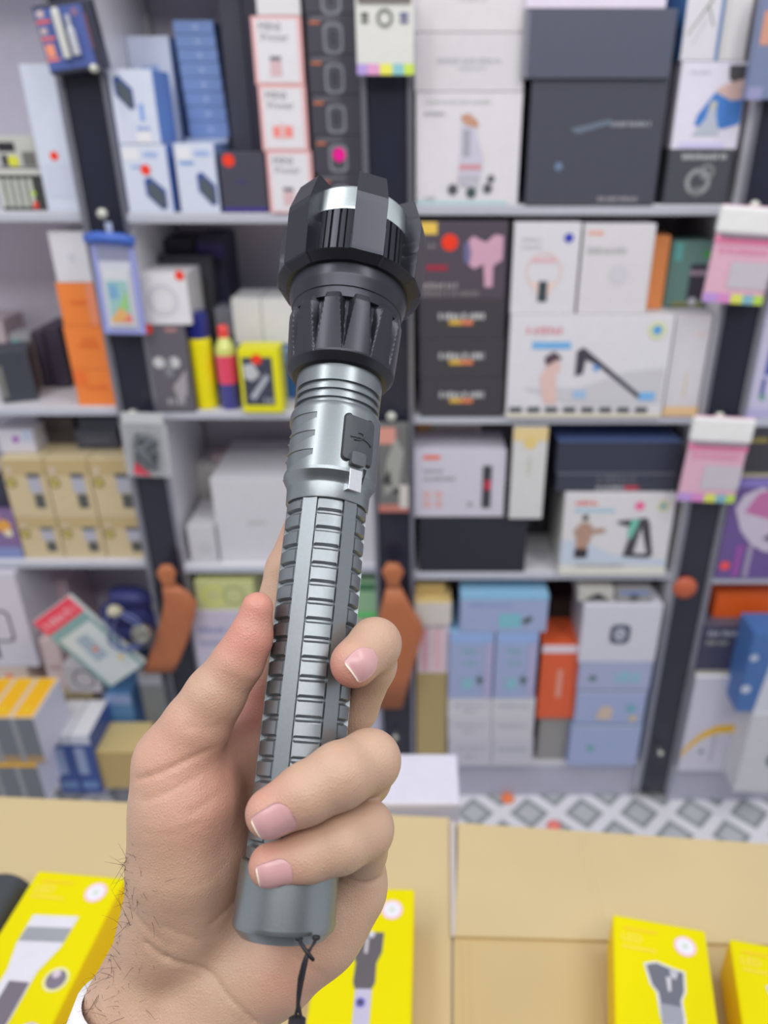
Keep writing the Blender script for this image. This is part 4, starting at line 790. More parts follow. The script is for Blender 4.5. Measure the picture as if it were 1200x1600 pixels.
def grid_mesh(name, S, T, rf, m, parent=torch, smooth_deg=28, cap0=True, cap1=True):
    """surface of revolution with a height r(theta, s); theta 0 faces the camera, grows to the right"""
    S = np.array(S); T = np.array(T); TT, SS = np.meshgrid(T, S)
    R = rf(TT, SS)
    th = np.radians(TT)
    x = R*np.sin(th); y = -R*np.cos(th)
    v = np.stack((x, y, SS), -1).reshape(-1, 3)
    ns, nt = len(S), len(T)
    idx = np.arange(ns*nt).reshape(ns, nt); nx = np.roll(idx, -1, axis=1)
    f = np.stack((idx[:-1], nx[:-1], nx[1:], idx[1:]), -1).reshape(-1, 4)
    faces = [tuple(int(i) for i in q) for q in f]
    if cap0: faces.append(tuple(int(i) for i in idx[0][::-1]))
    if cap1: faces.append(tuple(int(i) for i in idx[-1]))
    me = bpy.data.meshes.new(name); me.from_pydata([tuple(p) for p in v], [], faces); me.update()
    me.materials.append(m)
    me.polygons.foreach_set('use_smooth', [True]*len(faces))
    me.set_sharp_from_angle(angle=math.radians(smooth_deg))
    o = bpy.data.objects.new(name, me); scene.collection.objects.link(o); o.parent = parent
    return o
def interp(pr): a = np.array([p[0] for p in pr]); b = np.array([p[1] for p in pr]); return lambda s: np.interp(s, a, b)
T360 = np.arange(0, 360, 2.0)
def fine(a, b, n): return list(np.linspace(a, b, n))
def s_mark(*ys): return [s_at(y) for y in ys]
EP = 0.00006

# tail cap
tp = prof([(1463.5, 60), (1462, 67), (1450, 77), (1446, 79.5), (1440, 80), (1346, 76.5), (1343, 75), (1341, 68)])
f_ = interp(tp)
TAIL = grid_mesh('tail_cap', sorted([p[0] for p in tp]+fine(tp[3][0], tp[5][0], 14)), T360, lambda t, s: f_(s), GREY2)
# grip tube with flat rails and rows of blocks
gs0, gs1 = s_at(1341)+0.0002, s_at(794)
RG = interp(prof([(1345, 70.5), (1150, 67.5), (1000, 65), (900, 64), (800, 62), (790, 62)]))
row0 = s_at(796); pitch = s_at(846)-s_at(872.6)
RAILS = [-25.5+60*k for k in range(6)]; RW = 10.5
def grip(t, s):
    R = RG(s)
    ph = ((row0-0.0040-s) % pitch)/pitch             # 0..1 along the row
    g = np.clip(1-np.abs(ph-0.18)/0.18, 0, 1)        # groove
    depth = 0.00145*np.clip(g*1.5, 0, 1)
    top = (s > row0-0.0040)
    depth = np.where(top, 0.0, depth)
    depth = np.where(s > row0-0.0012, 0.0009, depth)
    out = R-depth
    d = np.full_like(t, 999.0)
    for rc in RAILS:
        dd = (t-rc+180) % 360-180
        d = np.where(np.abs(dd) < np.abs(d), dd, d)
    ad = np.abs(d)
    rail = (R*math.cos(math.radians(RW))*1.003)/np.cos(np.radians(np.minimum(ad, RW)))
    gap = R-0.00135
    out = np.where(ad < RW+0.01, rail, np.where(ad < RW+1.5, np.minimum(gap, out), np.where(ad < RW+3.4, np.minimum(out, R-0.00045), out)))
    return out
TS = []
for rc in RAILS:
    TS += [rc-RW, rc-RW*0.5, rc, rc+RW*0.5, rc+RW, rc+RW+0.15, rc+RW+1.45, rc+RW+1.6, rc+RW+3.35, rc+RW+3.5]
    TS += list(np.linspace(rc+RW+6, rc+60-RW-6, 10)); TS += [rc+60-RW-3.5, rc+60-RW-3.35, rc+60-RW-1.6, rc+60-RW-1.45, rc+60-RW-0.15]
SS_ = fine(gs0, gs1, 900)+[row0-0.0040-EP, row0-0.0040+EP, row0-0.0012-EP, row0-0.0012+EP]
grid_mesh('grip_tube', sorted(SS_), sorted(TS), grip, GREY, smooth_deg=22)
# dark gap ring and switch collar
gp = prof([(796, 59), (788, 59)])
grid_mesh('seal_ring', [gp[0][0], gp[1][0]], T360, lambda t, s: np.full_like(t, gp[0][1]), metal('black_seal', (16, 16, 20), 0.5, 0.0))
cp = prof([(797, 60.5), (796, 63.5), (794.5, 64), (774, 64.5), (771, 65), (757, 72.6), (752, 73), (662, 70.2), (659, 69.5), (655, 67.5), (654, 66.2), (653.2, 61.5), (647.8, 61.5), (647, 66), (641.5, 66), (640.8, 61.5), (635.4, 61.5), (634.6, 66), (629.1, 66), (628.4, 61.5), (623, 61.5), (622.2, 66.3), (590, 66.3), (560, 66.6)])
fc = interp(cp)
darts = [(s_at(y), s_at(y+8), s_at(y+31)) for y in (673, 700, 728)]
def collar(t, s):
    R = fc(s); t2 = (t+180) % 360-180
    for (sa, sb, sc) in darts:
        for centre in (-85, 95+180-360+60+0):
            pass
        k = np.clip((-24-t2)/61.0, 0, 1)
        k2 = np.where(t2 < -85, np.clip((t2+146)/61.0, 0, 1), k)
        inside = (t2 < -24) & (t2 > -146)
        low = sb+(sc-sb)*k2
        d = np.where(inside & (s < sa) & (s > low), (0.0007+0.0012*(sa-s)/np.maximum(sa-low, 1e-5))*np.clip(0.45+0.55*k2*1.3, 0, 1), 0.0)
        R = R-d
    return R
S_c = [p[0] for p in cp]+[p[0]+EP for p in cp[10:23]]+fine(s_at(765), s_at(660), 190)
for a, b, c in darts: S_c += [a-EP, a+EP]
T_c = sorted(list(np.arange(-180, 180, 2.5))+[-24.01, -23.9, -24.5, -26, -85]+list(np.arange(-60, -20, 1.0)+0.3))
grid_mesh('switch_collar', sorted(S_c), T_c, collar, GREY2, smooth_deg=20)

def on_body(theta, s, extra):
    r = float(fc(s))+extra; a = math.radians(theta)
    return (r*math.sin(a), -r*math.cos(a), s)
# rubber cover of the charging socket, its symbol, tab and the bright slot below it
def patch(name, tc, th_half, sc_, s_half, rad, lift, m, parent, corner=0.25, n=28):
    """rounded rectangle wrapped on the body: centre angle, half angle, centre s, half length"""
    o_ = []
    R0 = float(fc(sc_))
    hw = R0*math.radians(th_half); c = corner*min(hw, s_half)
    loop = []
    for cxx, cyy, st in ((hw-c, s_half-c, 0), (-hw+c, s_half-c, 90), (-hw+c, -s_half+c, 180), (hw-c, -s_half+c, 270)):
        for j in range(6):
            an = math.radians(st+18*j); loop.append((cxx+c*math.cos(an), cyy+c*math.sin(an)))
    vs = []; fs = []; n = len(loop); rings = [(1.0, -0.0004), (1.0, lift*0.7), (0.97, lift)]+[(k_/10, lift) for k_ in range(9, 0, -1)]+[(0.03, lift)]
    for k, e in rings:
        for x, y in loop: vs.append(on_body(tc+math.degrees(x*k/R0), sc_+y*k, e))
    for i in range(len(rings)-1):
        for j in range(n): fs.append((i*n+j, i*n+(j+1) % n, (i+1)*n+(j+1) % n, (i+1)*n+j))
    fs.append(tuple((len(rings)-1)*n+j for j in range(n)))
    mb = MB(); mb.add(vs, fs, m); o = mb.build(name, parent, smooth=True); o.data.set_sharp_from_angle(angle=math.radians(40))
    return o
scv = (s_at(672)+s_at(742))/2; hcv = (s_at(672)-s_at(742))/2
patch('socket_surround', 31.5, 22.3, scv, hcv+0.0003, 0, 0.0002, metal('black_gap', (20, 22, 26), 0.6, 0.0), torch, 0.3)
cover = patch('socket_cover', 31.5, 20.8, scv, hcv-0.0004, 0, 0.0010, RUBB, torch, 0.28)
mb = MB()
def cv(u, v, e=0.0012): return on_body(31.5+u*18, scv+v*hcv, e)
mb.tube([cv(-0.75, 0.02), cv(-0.3, 0.06), cv(0.1, 0.05), cv(0.45, 0.0), cv(0.72, -0.06), cv(0.85, -0.16)], 0.00035, RUBB, 6)
mb.tube([cv(-0.35, 0.06), cv(-0.2, -0.03), cv(-0.35, -0.08), cv(-0.5, -0.07)], 0.00035, RUBB, 6)
mb.tube([cv(0.1, 0.04), cv(0.2, 0.16), cv(0.1, 0.24), cv(-0.15, 0.27), cv(-0.2, 0.22)], 0.00035, RUBB, 6)
mb.tube([cv(-0.35, -0.07), cv(-0.1, -0.05), cv(0.1, 0.04)], 0.0003, RUBB, 6)
mb.build('usb_symbol', cover, smooth=True)
ss = s_at(757)
def plate_on(theta, sa, sb, r, w, h, m, name):
    a_ = math.radians(theta); rx, ry = math.sin(a_), -math.cos(a_); tx, ty = math.cos(a_), math.sin(a_)
    mb = MB(); vs = []
    for s_ in (sa, sb):
        for rr in (r-h, r):
            for ww in (-w/2, w/2): vs.append((rx*rr+tx*ww, ry*rr+ty*ww, s_))
    mb.add(vs, [(0,1,3,2),(4,6,7,5),(0,4,5,1),(2,3,7,6),(0,2,6,4),(1,5,7,3)], m)
    return mb.build(name, torch, bevel=0.0002)
slot = plate_on(31.0, s_at(783), s_at(751), float(fc(s_at(755)))+0.0002, 0.0056, 0.0035, STEEL, 'bright_slot')
sl2 = patch('slot_shadow_gap', 43.6, 2.2, s_at(762)+0.0012, 0.0028, 0, 0.0003, metal('black_gap', (20, 22, 26), 0.6, 0.0), torch, 0.1)
tabm = patch('pull_tab', 29.5, 9.0, scv-hcv+0.0012, 0.0026, 0, 0.0022, metal('light_rubber', (86, 90, 96), 0.5, 0.0), cover, 0.4)

# black focus ring with tapering cuts
fp = prof([(599, 69), (598, 74), (596, 76), (588, 82.6), (585, 83.4), (520, 87.3), (513, 87.3), (504, 84.5), (501, 80)])
ff = interp(fp)
def focus(t, s):
    R = ff(s)
    top, bot = s_at(501), s_at(588)
    k = np.clip((s-bot)/(top-bot), 0, 1)
    d = (t+1.0+15) % 30-15
    w = 0.8+8.0*k
    cut = np.clip(1-np.abs(d)/w, 0, 1)
    return R-np.where(s > bot, np.minimum(cut*1.35, 1)*0.0030*np.minimum(1, k*1.8), 0)
grid_mesh('focus_ring', sorted([p[0] for p in fp]+fine(s_at(590), s_at(501), 70)), np.arange(-180, 180, 0.75), focus, BLACK, smooth_deg=24)
np_ = prof([(509, 78), (508, 81), (497, 83.5), (495.5, 84), (494.5, 85.5), (482, 89.2), (479, 90.2), (466, 92), (464, 91.5), (462, 88), (456, 86)])
fn = interp(np_)
grid_mesh('neck_rings', sorted([p[0] for p in np_]+[p[0]+EP for p in np_[1:-1]]), T360, lambda t, s: fn(s), BLACK, smooth_deg=20)
# finned crown
cr = prof([(466, 84), (464.5, 97), (458, 109), (456, 111), (452, 111.5), (385, 113), (375, 112), (350, 103), (338, 98), (336, 94)])
fcrown = interp(cr)
gapr = interp(prof([(466, 84), (464, 95), (458, 97), (450, 90), (440, 88.5), (400, 87.5), (384, 87), (382, 80), (365, 76), (360, 40), (320, 38)]))
FIN = [10+60*k for k in range(6)]; FW = 12.0
def crown(t, s):
    d = np.full_like(t, 999.0)
    for rc in FIN:
        dd = (t-rc+180) % 360-180
        d = np.where(np.abs(dd) < np.abs(d), dd, d)
    ad = np.abs(d)
    out = fcrown(s)*math.cos(math.radians(FW*0.7))/np.cos(np.radians(np.minimum(ad, FW)))
    G_ = gapr(s)
    # fluting of the gap
    dg = ad-30
    fl = np.where((np.abs(dg) > 3) & (np.abs(dg) < 5.5), 0.0013, 0.0)+np.where((np.abs(dg) > 9.5) & (np.abs(dg) < 11.0), 0.0010, 0.0)
    fl = np.where((s > s_at(453)), fl, 0)
    G_ = G_-fl
    w = FW+1.6*np.clip((s_at(400)-s)/(s_at(400)-s_at(458)), 0, 1)
    side = np.clip((ad-w)/0.5, 0, 1)
    r = out*(1-side)+G_*side
    base = np.where(s < s_at(456), np.maximum(r, np.minimum(fcrown(s), out)), r)
    return base
S_k = sorted([p[0] for p in cr]+[s_at(384), s_at(382), s_at(453)-EP, s_at(453)+EP, s_at(456)-EP, s_at(456)+EP, s_at(440)]+fine(s_at(460), s_at(337), 70)+[s_at(365), s_at(360)])
T_k = sorted(set(np.round(list(np.arange(-180, 180, 1.5))+[rc+sg*x for rc in FIN for sg in (-1, 1) for x in (FW-0.02, FW+0.5, FW+2.6, FW+3.1, 19.0, 19.02, 20.5, 20.52, 24.5, 24.52, 27, 27.02)], 3)))
T_k = sorted(set([round(((a+180) % 360)-180, 3) for a in T_k]))
crown_o = grid_mesh('finned_crown', S_k, T_k, crown, BLACK, smooth_deg=22)
bz = prof([(385, 80), (384, 87), (381, 88), (353, 86), (350, 84), (349, 76)])
fb = interp(bz)
grid_mesh('bezel', sorted([p[0] for p in bz]), T360, lambda t, s: fb(s), SILVER, smooth_deg=20)
mb = MB(); mb.lathe([(r_at(352, 83), s_at(356)), (r_at(352, 83), s_at(354))], mat((200, 210, 220), 0.05, name='lens_glass', coat=1.0), 48); mb.build('lens', torch)

# wrist strap threaded through two holes in the tail
def loc(px, py, z):  # camera-space pixel point to flashlight-local
    return FM.inverted() @ cam_to_world(V(px, py, z))
CORD = mat((32, 30, 36), 0.6, name='black_cord')
zt_ = Z0-0.0165
strap = MB()
strap.tube([loc(467, 1466, .2375), loc(470, 1474, .2340), loc(477, 1484, .2325), loc(484, 1493, .2325), loc(489, 1499, .2325), loc(483, 1493, .2330)], 0.00062, CORD, 8)
strap.tube([loc(494, 1465, .2375), loc(491, 1473, .2345), loc(484, 1484, .2335), loc(478, 1494, .2330), loc(473, 1508, .2328), loc(468, 1528, .2325), loc(466, 1550, .232), loc(465, 1575, .232), loc(461, 1590, .232), loc(463, 1600, .232), loc(466, 1640, .232)], 0.00055, CORD, 8)
strap.tube([loc(480, 1488, .2328), loc(479, 1500, .2325), loc(475, 1520, .2322), loc(470, 1545, .232), loc(466, 1568, .2318), loc(470, 1588, .2318), loc(469, 1600, .2318), loc(466, 1640, .2318)], 0.00055, CORD, 8)
so = strap.build('wrist_strap', torch, smooth=True)
mb = MB(); p = loc(463, 1606, .232); mb.lathe([(0.0018, -0.003), (0.0026, -0.0025), (0.0026, 0.0025), (0.0018, 0.003)], CORD, 16, org=p); mb.build('cord_stopper', so)
mb = MB()
for px, py in ((467, 1466), (494, 1465)):
    p = loc(px, py, .2372); mb.lathe([(0.0010, -0.0006), (0.0014, 0.0), (0.0010, 0.0006)], metal('black_gap', (20, 22, 26), 0.6, 0.0), 14, org=p)
mb.build('strap_hole', TAIL)

# ---------------------------------------------------------------- the hand
def capsule(P, a, b, ra, rb):
    ab = b-a; L2 = float(ab@ab)
    t = np.clip(((P-a)@ab)/L2, 0, 1)
    q = P-a-t[..., None]*ab
    return np.sqrt(np.einsum('...i,...i->...', q, q))-(ra+t*(rb-ra))
def smin(a, b, k):
    h = np.clip(0.5+0.5*(b-a)/k, 0, 1)
    return b*(1-h)+a*h-k*h*(1-h)
HS = 0.00085
lo = np.array((-0.150, -0.235, 0.222)); hi = np.array((0.004, 0.010, 0.345))
nx, ny, nz = [int(math.ceil(v)) for v in (hi-lo)/HS]
gx = (lo[0]+HS*np.arange(nx)).astype(np.float32); gy = (lo[1]+HS*np.arange(ny)).astype(np.float32); gz = (lo[2]+HS*np.arange(nz)).astype(np.float32)
Pg = np.stack(np.meshgrid(gx, gy, gz, indexing='ij'), -1)
def evalcaps(field, caps, k):
    """adds capsules to the field, touching only the part of the grid near each"""
    for a, b, ra, rb in caps:
        a = a.astype(np.float32); b = b.astype(np.float32); m = max(ra, rb)+0.014
        l = np.floor((np.minimum(a, b)-m-lo)/HS).astype(int); h = np.ceil((np.maximum(a, b)+m-lo)/HS).astype(int)
        l = np.maximum(l, 0); h = np.minimum(h, (nx, ny, nz))
        if (h <= l).any(): continue
        sl = tuple(slice(int(p), int(q)) for p, q in zip(l, h))
        d = capsule(Pg[sl], a, b, ra, rb)
        field[sl] = smin(field[sl], d, k) if k else np.minimum(field[sl], d)
    return field
BIG = 0.05
def C(p, r): return (V(*p), r)
def chain(pts):  # (px, py, z, r)
    return [(V(*p[:3]), V(*q[:3]), p[3], q[3]) for p, q in zip(pts[:-1], pts[1:])]
mm = 0.001
palm = []
# forearm and wrist: wide and flat
palm += chain([(120, 2050, .262, 26*mm), (205, 1790, .272, 25*mm), (250, 1600, .280, 22.5*mm)])
palm += chain([(206, 1572, .2785, 17*mm), (272, 1440, .277, 15.3*mm), (291, 1360, .275, 16.6*mm)])
palm += chain([(330, 1640, .279, 19*mm), (350, 1520, .281, 17*mm), (400, 1440, .285, 15*mm)])
# heel of the hand under the little finger
palm += chain([(330, 1600, .275, 17*mm), (420, 1510, .277, 13.5*mm), (500, 1440, .280, 12.5*mm), (545, 1385, .283, 12*mm)])
palm += chain([(440, 1520, .275, 11.5*mm), (500, 1460, .276, 11.2*mm), (546, 1395, .280, 11.5*mm)])
# ball of the thumb
palm += chain([(272, 1440, .276, 15*mm), (290, 1340, .272, 17.3*mm), (288, 1260, .270, 16.8*mm), (277, 1192, .270, 14.4*mm)])
palm += chain([(300, 1420, .277, 15*mm), (330, 1320, .279, 14*mm), (330, 1230, .282, 12*mm)])
# palm plate behind the torch
palm += chain([(360, 1450, .286, 14*mm), (430, 1180, .299, 12*mm)])
palm += chain([(380, 1470, .286, 14*mm), (480, 1230, .299, 12*mm)])
palm += chain([(400, 1480, .286, 14*mm), (525, 1300, .296, 12*mm)])
palm += chain([(330, 1190, .288, 9*mm), (410, 1150, .298, 10.5*mm)])
field = np.full((nx, ny, nz), BIG, np.float32)
evalcaps(field, palm, 9*mm)
thumb = [(276, 1190, .270, 14.0*mm), (306, 1136, .2688, 11.2*mm), (336, 1086, .268, 9.8*mm), (372, 1034, .2675, 8.3*mm), (391, 998, .267, 7.0*mm), (402, 950, .2665, 5.6*mm)]
# proximal segments merge with the palm, the far ones stay separate
index = [(418, 1120, .302, 11.2*mm), (426, 985, .309, 9.4*mm), (448, 890, .3135, 8.2*mm), (476, 812, .319, 7.4*mm)]
middle = [(488, 1180, .301, 11*mm), (552, 1105, .291, 9.4*mm), (580, 1040, .281, 8.8*mm), (586, 1006, .2715, 8.8*mm), (554, 1036, .2590, 8.3*mm)]
ring = [(530, 1262, .298, 10.8*mm), (568, 1216, .276, 10.0*mm), (577, 1189, .256, 10.0*mm), (530, 1212, .2452, 10.2*mm), (478, 1240, .2415, 9.2*mm), (423, 1270, .2395, 7.9*mm)]
little = [(545, 1375, .289, 11*mm), (562, 1330, .272, 9.8*mm), (568, 1296, .258, 9.7*mm), (530, 1316, .2490, 9.5*mm), (480, 1336, .2460, 8.4*mm), (424, 1352, .2435, 7.2*mm)]
f2 = np.full((nx, ny, nz), BIG, np.float32)
for fg, npx in ((index, 1), (middle, 1), (ring, 1), (little, 1)):
    evalcaps(field, chain(fg[:npx+1]), 6*mm)
def finger(pts, k=3*mm):
    f = np.full((nx, ny, nz), BIG, np.float32); evalcaps(f, chain(pts), k); return f
ft = smin(finger(thumb, 4*mm), finger([(p[0]+0.5, p[1], p[2]+.0065, p[3]*0.98) for p in thumb], 4*mm), 3*mm); field = smin(field, ft, 4*mm)
for fg in (index, middle): field = smin(field, finger(fg[1:]), 2.0*mm)
for fg in (ring, little): field = smin(field, finger(fg[1:]), 1.3*mm)
del f2, ft
# the flesh gives way where it touches the torch
A_ = P0.astype(np.float32); Uf = U.astype(np.float32)
rel = Pg-A_; sS = rel@Uf
rad = np.sqrt(np.maximum(np.einsum('...i,...i->...', rel, rel)-sS*sS, 0))
Rt = np.interp(sS, [s_at(1463), s_at(1448), s_at(1343), s_at(1341), s_at(800)], [r_at(1463, 68), r_at(1448, 80), r_at(1343, 76.5), r_at(1341, 70.5), r_at(800, 62)])
dt = np.maximum(rad-Rt, np.maximum(-sS-0.0, sS-s_at(700)))
field = np.maximum(field, -(dt-0.00025))
del rel, rad, Rt, dt, sS
# creases of the skin, as shallow rounded furrows
def crease(pts, width, depth):
    global field
    pts = [V(*p) for p in pts]
    d = np.full((nx, ny, nz), BIG, np.float32)
    for a, b in zip(pts[:-1], pts[1:]):
        a = a.astype(np.float32); b = b.astype(np.float32)
        m = 0.014
        l = np.maximum(np.floor((np.minimum(a, b)-m-lo)/HS).astype(int), 0); h = np.minimum(np.ceil((np.maximum(a, b)+m-lo)/HS).astype(int), (nx, ny, nz))
        if (h <= l).any(): continue
        sl = tuple(slice(int(p), int(q)) for p, q in zip(l, h))
        Q = Pg[sl].copy(); a2 = a.copy(); b2 = b.copy()
        # distance measured across the line of sight, so that the furrow follows the surface
        Q[..., 2] = (Q[..., 2])*0.12; a2[2] *= 0.12; b2[2] *= 0.12
        d[sl] = np.minimum(d[sl], capsule(Q, a2, b2, 0, 0))
    field = field+depth*np.exp(-(d/width)**2)
zf = .253
WC = 1.5
crease([(205, 1226, zf), (250, 1210, zf), (300, 1188, zf), (345, 1176, zf), (372, 1148, zf)], 0.9*mm, 1.1*mm)
crease([(222, 1255, zf), (270, 1235, zf), (330, 1208, zf)], 0.8*mm, 0.5*mm)
crease([(285, 1142, zf), (330, 1144, zf), (358, 1140, zf)], 0.9*mm, 0.35*mm)
crease([(345, 1060, zf), (372, 1076, zf), (402, 1078, zf)], 0.9*mm, 0.4*mm)
crease([(300, 1270, zf), (340, 1250, zf), (368, 1225, zf)], 1.1*mm, 0.45*mm)
crease([(225, 1300, zf), (270, 1300, zf), (310, 1290, zf)], 0.9*mm, 0.22*mm)
crease([(460, 1500, .26), (500, 1530, .26), (505, 1545, .26)], 1.0*mm, 0.35*mm)
crease([(560, 1400, .27), (540, 1440, .27), (535, 1470, .27)], 1.0*mm, 0.3*mm)
crease([(452, 1296, .235), (470, 1262, .235), (468, 1226, .235)], 1.0*mm, 0.22*mm)
crease([(545, 1180, .24), (556, 1215, .24), (556, 1250, .24)], 1.2*mm, 0.25*mm)
crease([(205, 1424, .259), (232, 1445, .259), (265, 1470, .260), (265, 1491, .261)], 0.9*mm, 0.5*mm)
crease([(232, 1468, .260), (265, 1491, .2605), (304, 1513, .2615), (337, 1535, .262), (381, 1571, .263), (400, 1588, .264)], 0.95*mm, 1.0*mm)
crease([(262, 1440, .259), (296, 1458, .260), (312, 1468, .261)], 0.9*mm, 0.45*mm)
crease([(280, 1520, .260), (330, 1548, .261), (380, 1592, .262)], 0.8*mm, 0.3*mm)
crease([(330, 1444, .262), (352, 1428, .263), (368, 1414, .264)], 0.9*mm, 0.6*mm)
crease([(300, 1380, .256), (330, 1372, .258), (352, 1350, .26)], 0.9*mm, 0.2*mm)
crease([(545, 1360, .27), (575, 1374, .27), (605, 1382, .27)], 0.9*mm, 0.8*mm)

def surface_nets(Fd):
    n = Fd.shape; ins = Fd < 0
    cs = tuple(k-1 for k in n)
    acc = np.zeros(cs+(3,), np.float32); cnt = np.zeros(cs, np.float32)
    edges = []
    for ax in range(3):
        for o1 in (0, 1):
            for o2 in (0, 1):
                off = [0, 0, 0]; oth = [k for k in range(3) if k != ax]; off[oth[0]] = o1; off[oth[1]] = o2
                s0 = tuple(slice(off[k], off[k]+cs[k]) for k in range(3))
                off2 = list(off); off2[ax] += 1
                s1 = tuple(slice(off2[k], off2[k]+cs[k]) for k in range(3))
                m = ins[s0] != ins[s1]
                ii = np.nonzero(m); f0 = Fd[s0][ii]; f1 = Fd[s1][ii]; t = f0/(f0-f1)
                for k in range(3): acc[ii+(k,)] += off[k]+(t if k == ax else 0)
                cnt[ii] += 1
    act = cnt > 0; ids = -np.ones(cs, np.int64); ii = np.nonzero(act); ids[ii] = np.arange(len(ii[0]))
    pos = (np.stack(ii, -1)+acc[ii]/cnt[ii][:, None])*HS+lo
    quads = []
    for ax in range(3):
        b_, c_ = [k for k in range(3) if k != ax]
        s0 = [slice(0, n[k]) for k in range(3)]; s1 = list(s0)
        s0[ax] = slice(0, n[ax]-1); s1[ax] = slice(1, n[ax])
        for k in (b_, c_): s0[k] = slice(1, n[k]-1); s1[k] = slice(1, n[k]-1)
        A, B = ins[tuple(s0)], ins[tuple(s1)]
        for cond, flip in ((A & ~B, False), (~A & B, True)):
            e = np.nonzero(cond); e = [v.copy() for v in e]; e[b_] += 1; e[c_] += 1
            def cell(db, dc):
                q = [v for v in e]; q[b_] = e[b_]-db; q[c_] = e[c_]-dc; return ids[tuple(q)]
            q = np.stack((cell(1, 1), cell(0, 1), cell(0, 0), cell(1, 0)), -1)
            if flip != (ax == 1): q = q[:, ::-1]
            quads.append(q)
    return pos, np.concatenate(quads)
pos, quads = surface_nets(field)
quads = quads[(quads >= 0).all(1)]
# light relaxation of the net
for _ in range(3):
    sm = np.zeros_like(pos); ct_ = np.zeros(len(pos))
    for a, b in ((0, 1), (1, 2), (2, 3), (3, 0)):
        np.add.at(sm, quads[:, a], pos[quads[:, b]]); np.add.at(ct_, quads[:, a], 1)
        np.add.at(sm, quads[:, b], pos[quads[:, a]]); np.add.at(ct_, quads[:, b], 1)
    pos = pos*0.55+0.45*sm/np.maximum(ct_, 1)[:, None]
rel = pos-P0; sS = rel@U; rv = rel-sS[:, None]*U; rr_ = np.sqrt((rv**2).sum(1))
Rt = np.interp(sS, [s_at(1463), s_at(1448), s_at(1343), s_at(1341), s_at(800)], [r_at(1463, 68), r_at(1448, 80), r_at(1343, 76.5), r_at(1341, 70.5), r_at(800, 62)])+0.00035
mk_ = (rr_ < Rt) & (sS > 0.0) & (sS < s_at(705)); pos[mk_] += (rv/rr_[:, None]*(Rt-rr_)[:, None])[mk_]
wx = np.stack((pos[:, 0], pos[:, 2]*CT+pos[:, 1]*ST, H-pos[:, 2]*ST+pos[:, 1]*CT), -1)
wrist_w = cam_to_world(V(290, 1480, .280))
me = bpy.data.meshes.new('person')
me.from_pydata([tuple(p) for p in (wx-np.array(wrist_w))], [], [tuple(int(i) for i in q) for q in quads]); me.update()
me.polygons.foreach_set('use_smooth', [True]*len(me.polygons))
# blood-flushed skin at fingertips, thumb pad and hollow of the palm
bl = np.zeros(len(pos))
for p, s_, a_ in ((V(*thumb[-2][:3]), 12*mm, 1.0), (V(*thumb[-1][:3]), 12*mm, 0.8), (V(*ring[-1][:3]), 10*mm, .7), (V(*little[-1][:3]), 10*mm, .7), (V(*middle[-1][:3])+np.array((-.004, -.004, -.002)), 9*mm, .9), (V(350, 1225, .265), 26*mm, .42), (V(400, 1110, .29), 16*mm, .7), (V(*little[4][:3]), 7*mm, .35), (V(*ring[4][:3]), 6*mm, .25), (V(262, 1175, .26), 20*mm, .3), (V(450, 1520, .265), 14*mm, .3), (V(*index[-1][:3]), 12*mm, .6)):
    bl = np.maximum(bl, a_*np.exp(-((pos-p)**2).sum(1)/(s_*s_)))
at_ = me.attributes.new('flush', 'FLOAT', 'POINT'); at_.data.foreach_set('value', bl.astype(np.float32))
def skin_mat():
    m = bpy.data.materials.new('skin'); m.use_nodes = True
    nt = m.node_tree; N = nt.nodes; L = nt.links; b = N['Principled BSDF']
    tc = N.new('ShaderNodeTexCoord')
    n1 = N.new('ShaderNodeTexNoise'); n1.inputs['Scale'].default_value = 55; n1.inputs['Detail'].default_value = 5
    L.new(tc.outputs['Object'], n1.inputs['Vector'])
    base = N.new('ShaderNodeMix'); base.data_type = 'RGBA'
    base.inputs[6].default_value = SKIN_A; base.inputs[7].default_value = SKIN_B
    L.new(n1.outputs['Fac'], base.inputs[0])
    at = N.new('ShaderNodeAttribute'); at.attribute_name = 'flush'
    fl = N.new('ShaderNodeMix'); fl.data_type = 'RGBA'; fl.inputs[7].default_value = SKIN_R
    L.new(at.outputs['Fac'], fl.inputs[0]); L.new(base.outputs[2], fl.inputs[6]); L.new(fl.outputs[2], b.inputs['Base Color'])
    b.inputs['Roughness'].default_value = 0.47
    b.inputs['Subsurface Weight'].default_value = 0.25; b.inputs['Subsurface Radius'].default_value = (1.0, 0.35, 0.18); b.inputs['Subsurface Scale'].default_value = 0.003
    vo = N.new('ShaderNodeTexVoronoi'); vo.feature = 'DISTANCE_TO_EDGE'; vo.inputs['Scale'].default_value = 900
    n2 = N.new('ShaderNodeTexNoise'); n2.inputs['Scale'].default_value = 260; n2.inputs['Detail'].default_value = 6
    L.new(tc.outputs['Object'], vo.inputs['Vector']); L.new(tc.outputs['Object'], n2.inputs['Vector'])
    ad = N.new('ShaderNodeMath'); ad.operation = 'ADD'; L.new(vo.outputs['Distance'], ad.inputs[0]); L.new(n2.outputs['Fac'], ad.inputs[1])
    bp = N.new('ShaderNodeBump'); bp.inputs['Strength'].default_value = 0.5; bp.inputs['Distance'].default_value = 0.0004
    L.new(ad.outputs[0], bp.inputs['Height']); L.new(bp.outputs['Normal'], b.inputs['Normal'])
    return m
SKIN_A = lin((183, 146, 125))+(1,); SKIN_B = lin((204, 173, 149))+(1,); SKIN_R = lin((205, 128, 117))+(1,)
me.materials.append(skin_mat())
person = bpy.data.objects.new('person', me); scene.collection.objects.link(person); person.location = wrist_w
tag(person, 'left hand and bare forearm of a person in a white sleeve gripping the flashlight', 'person')
person_inv = wrist_w
from mathutils.bvhtree import BVHTree
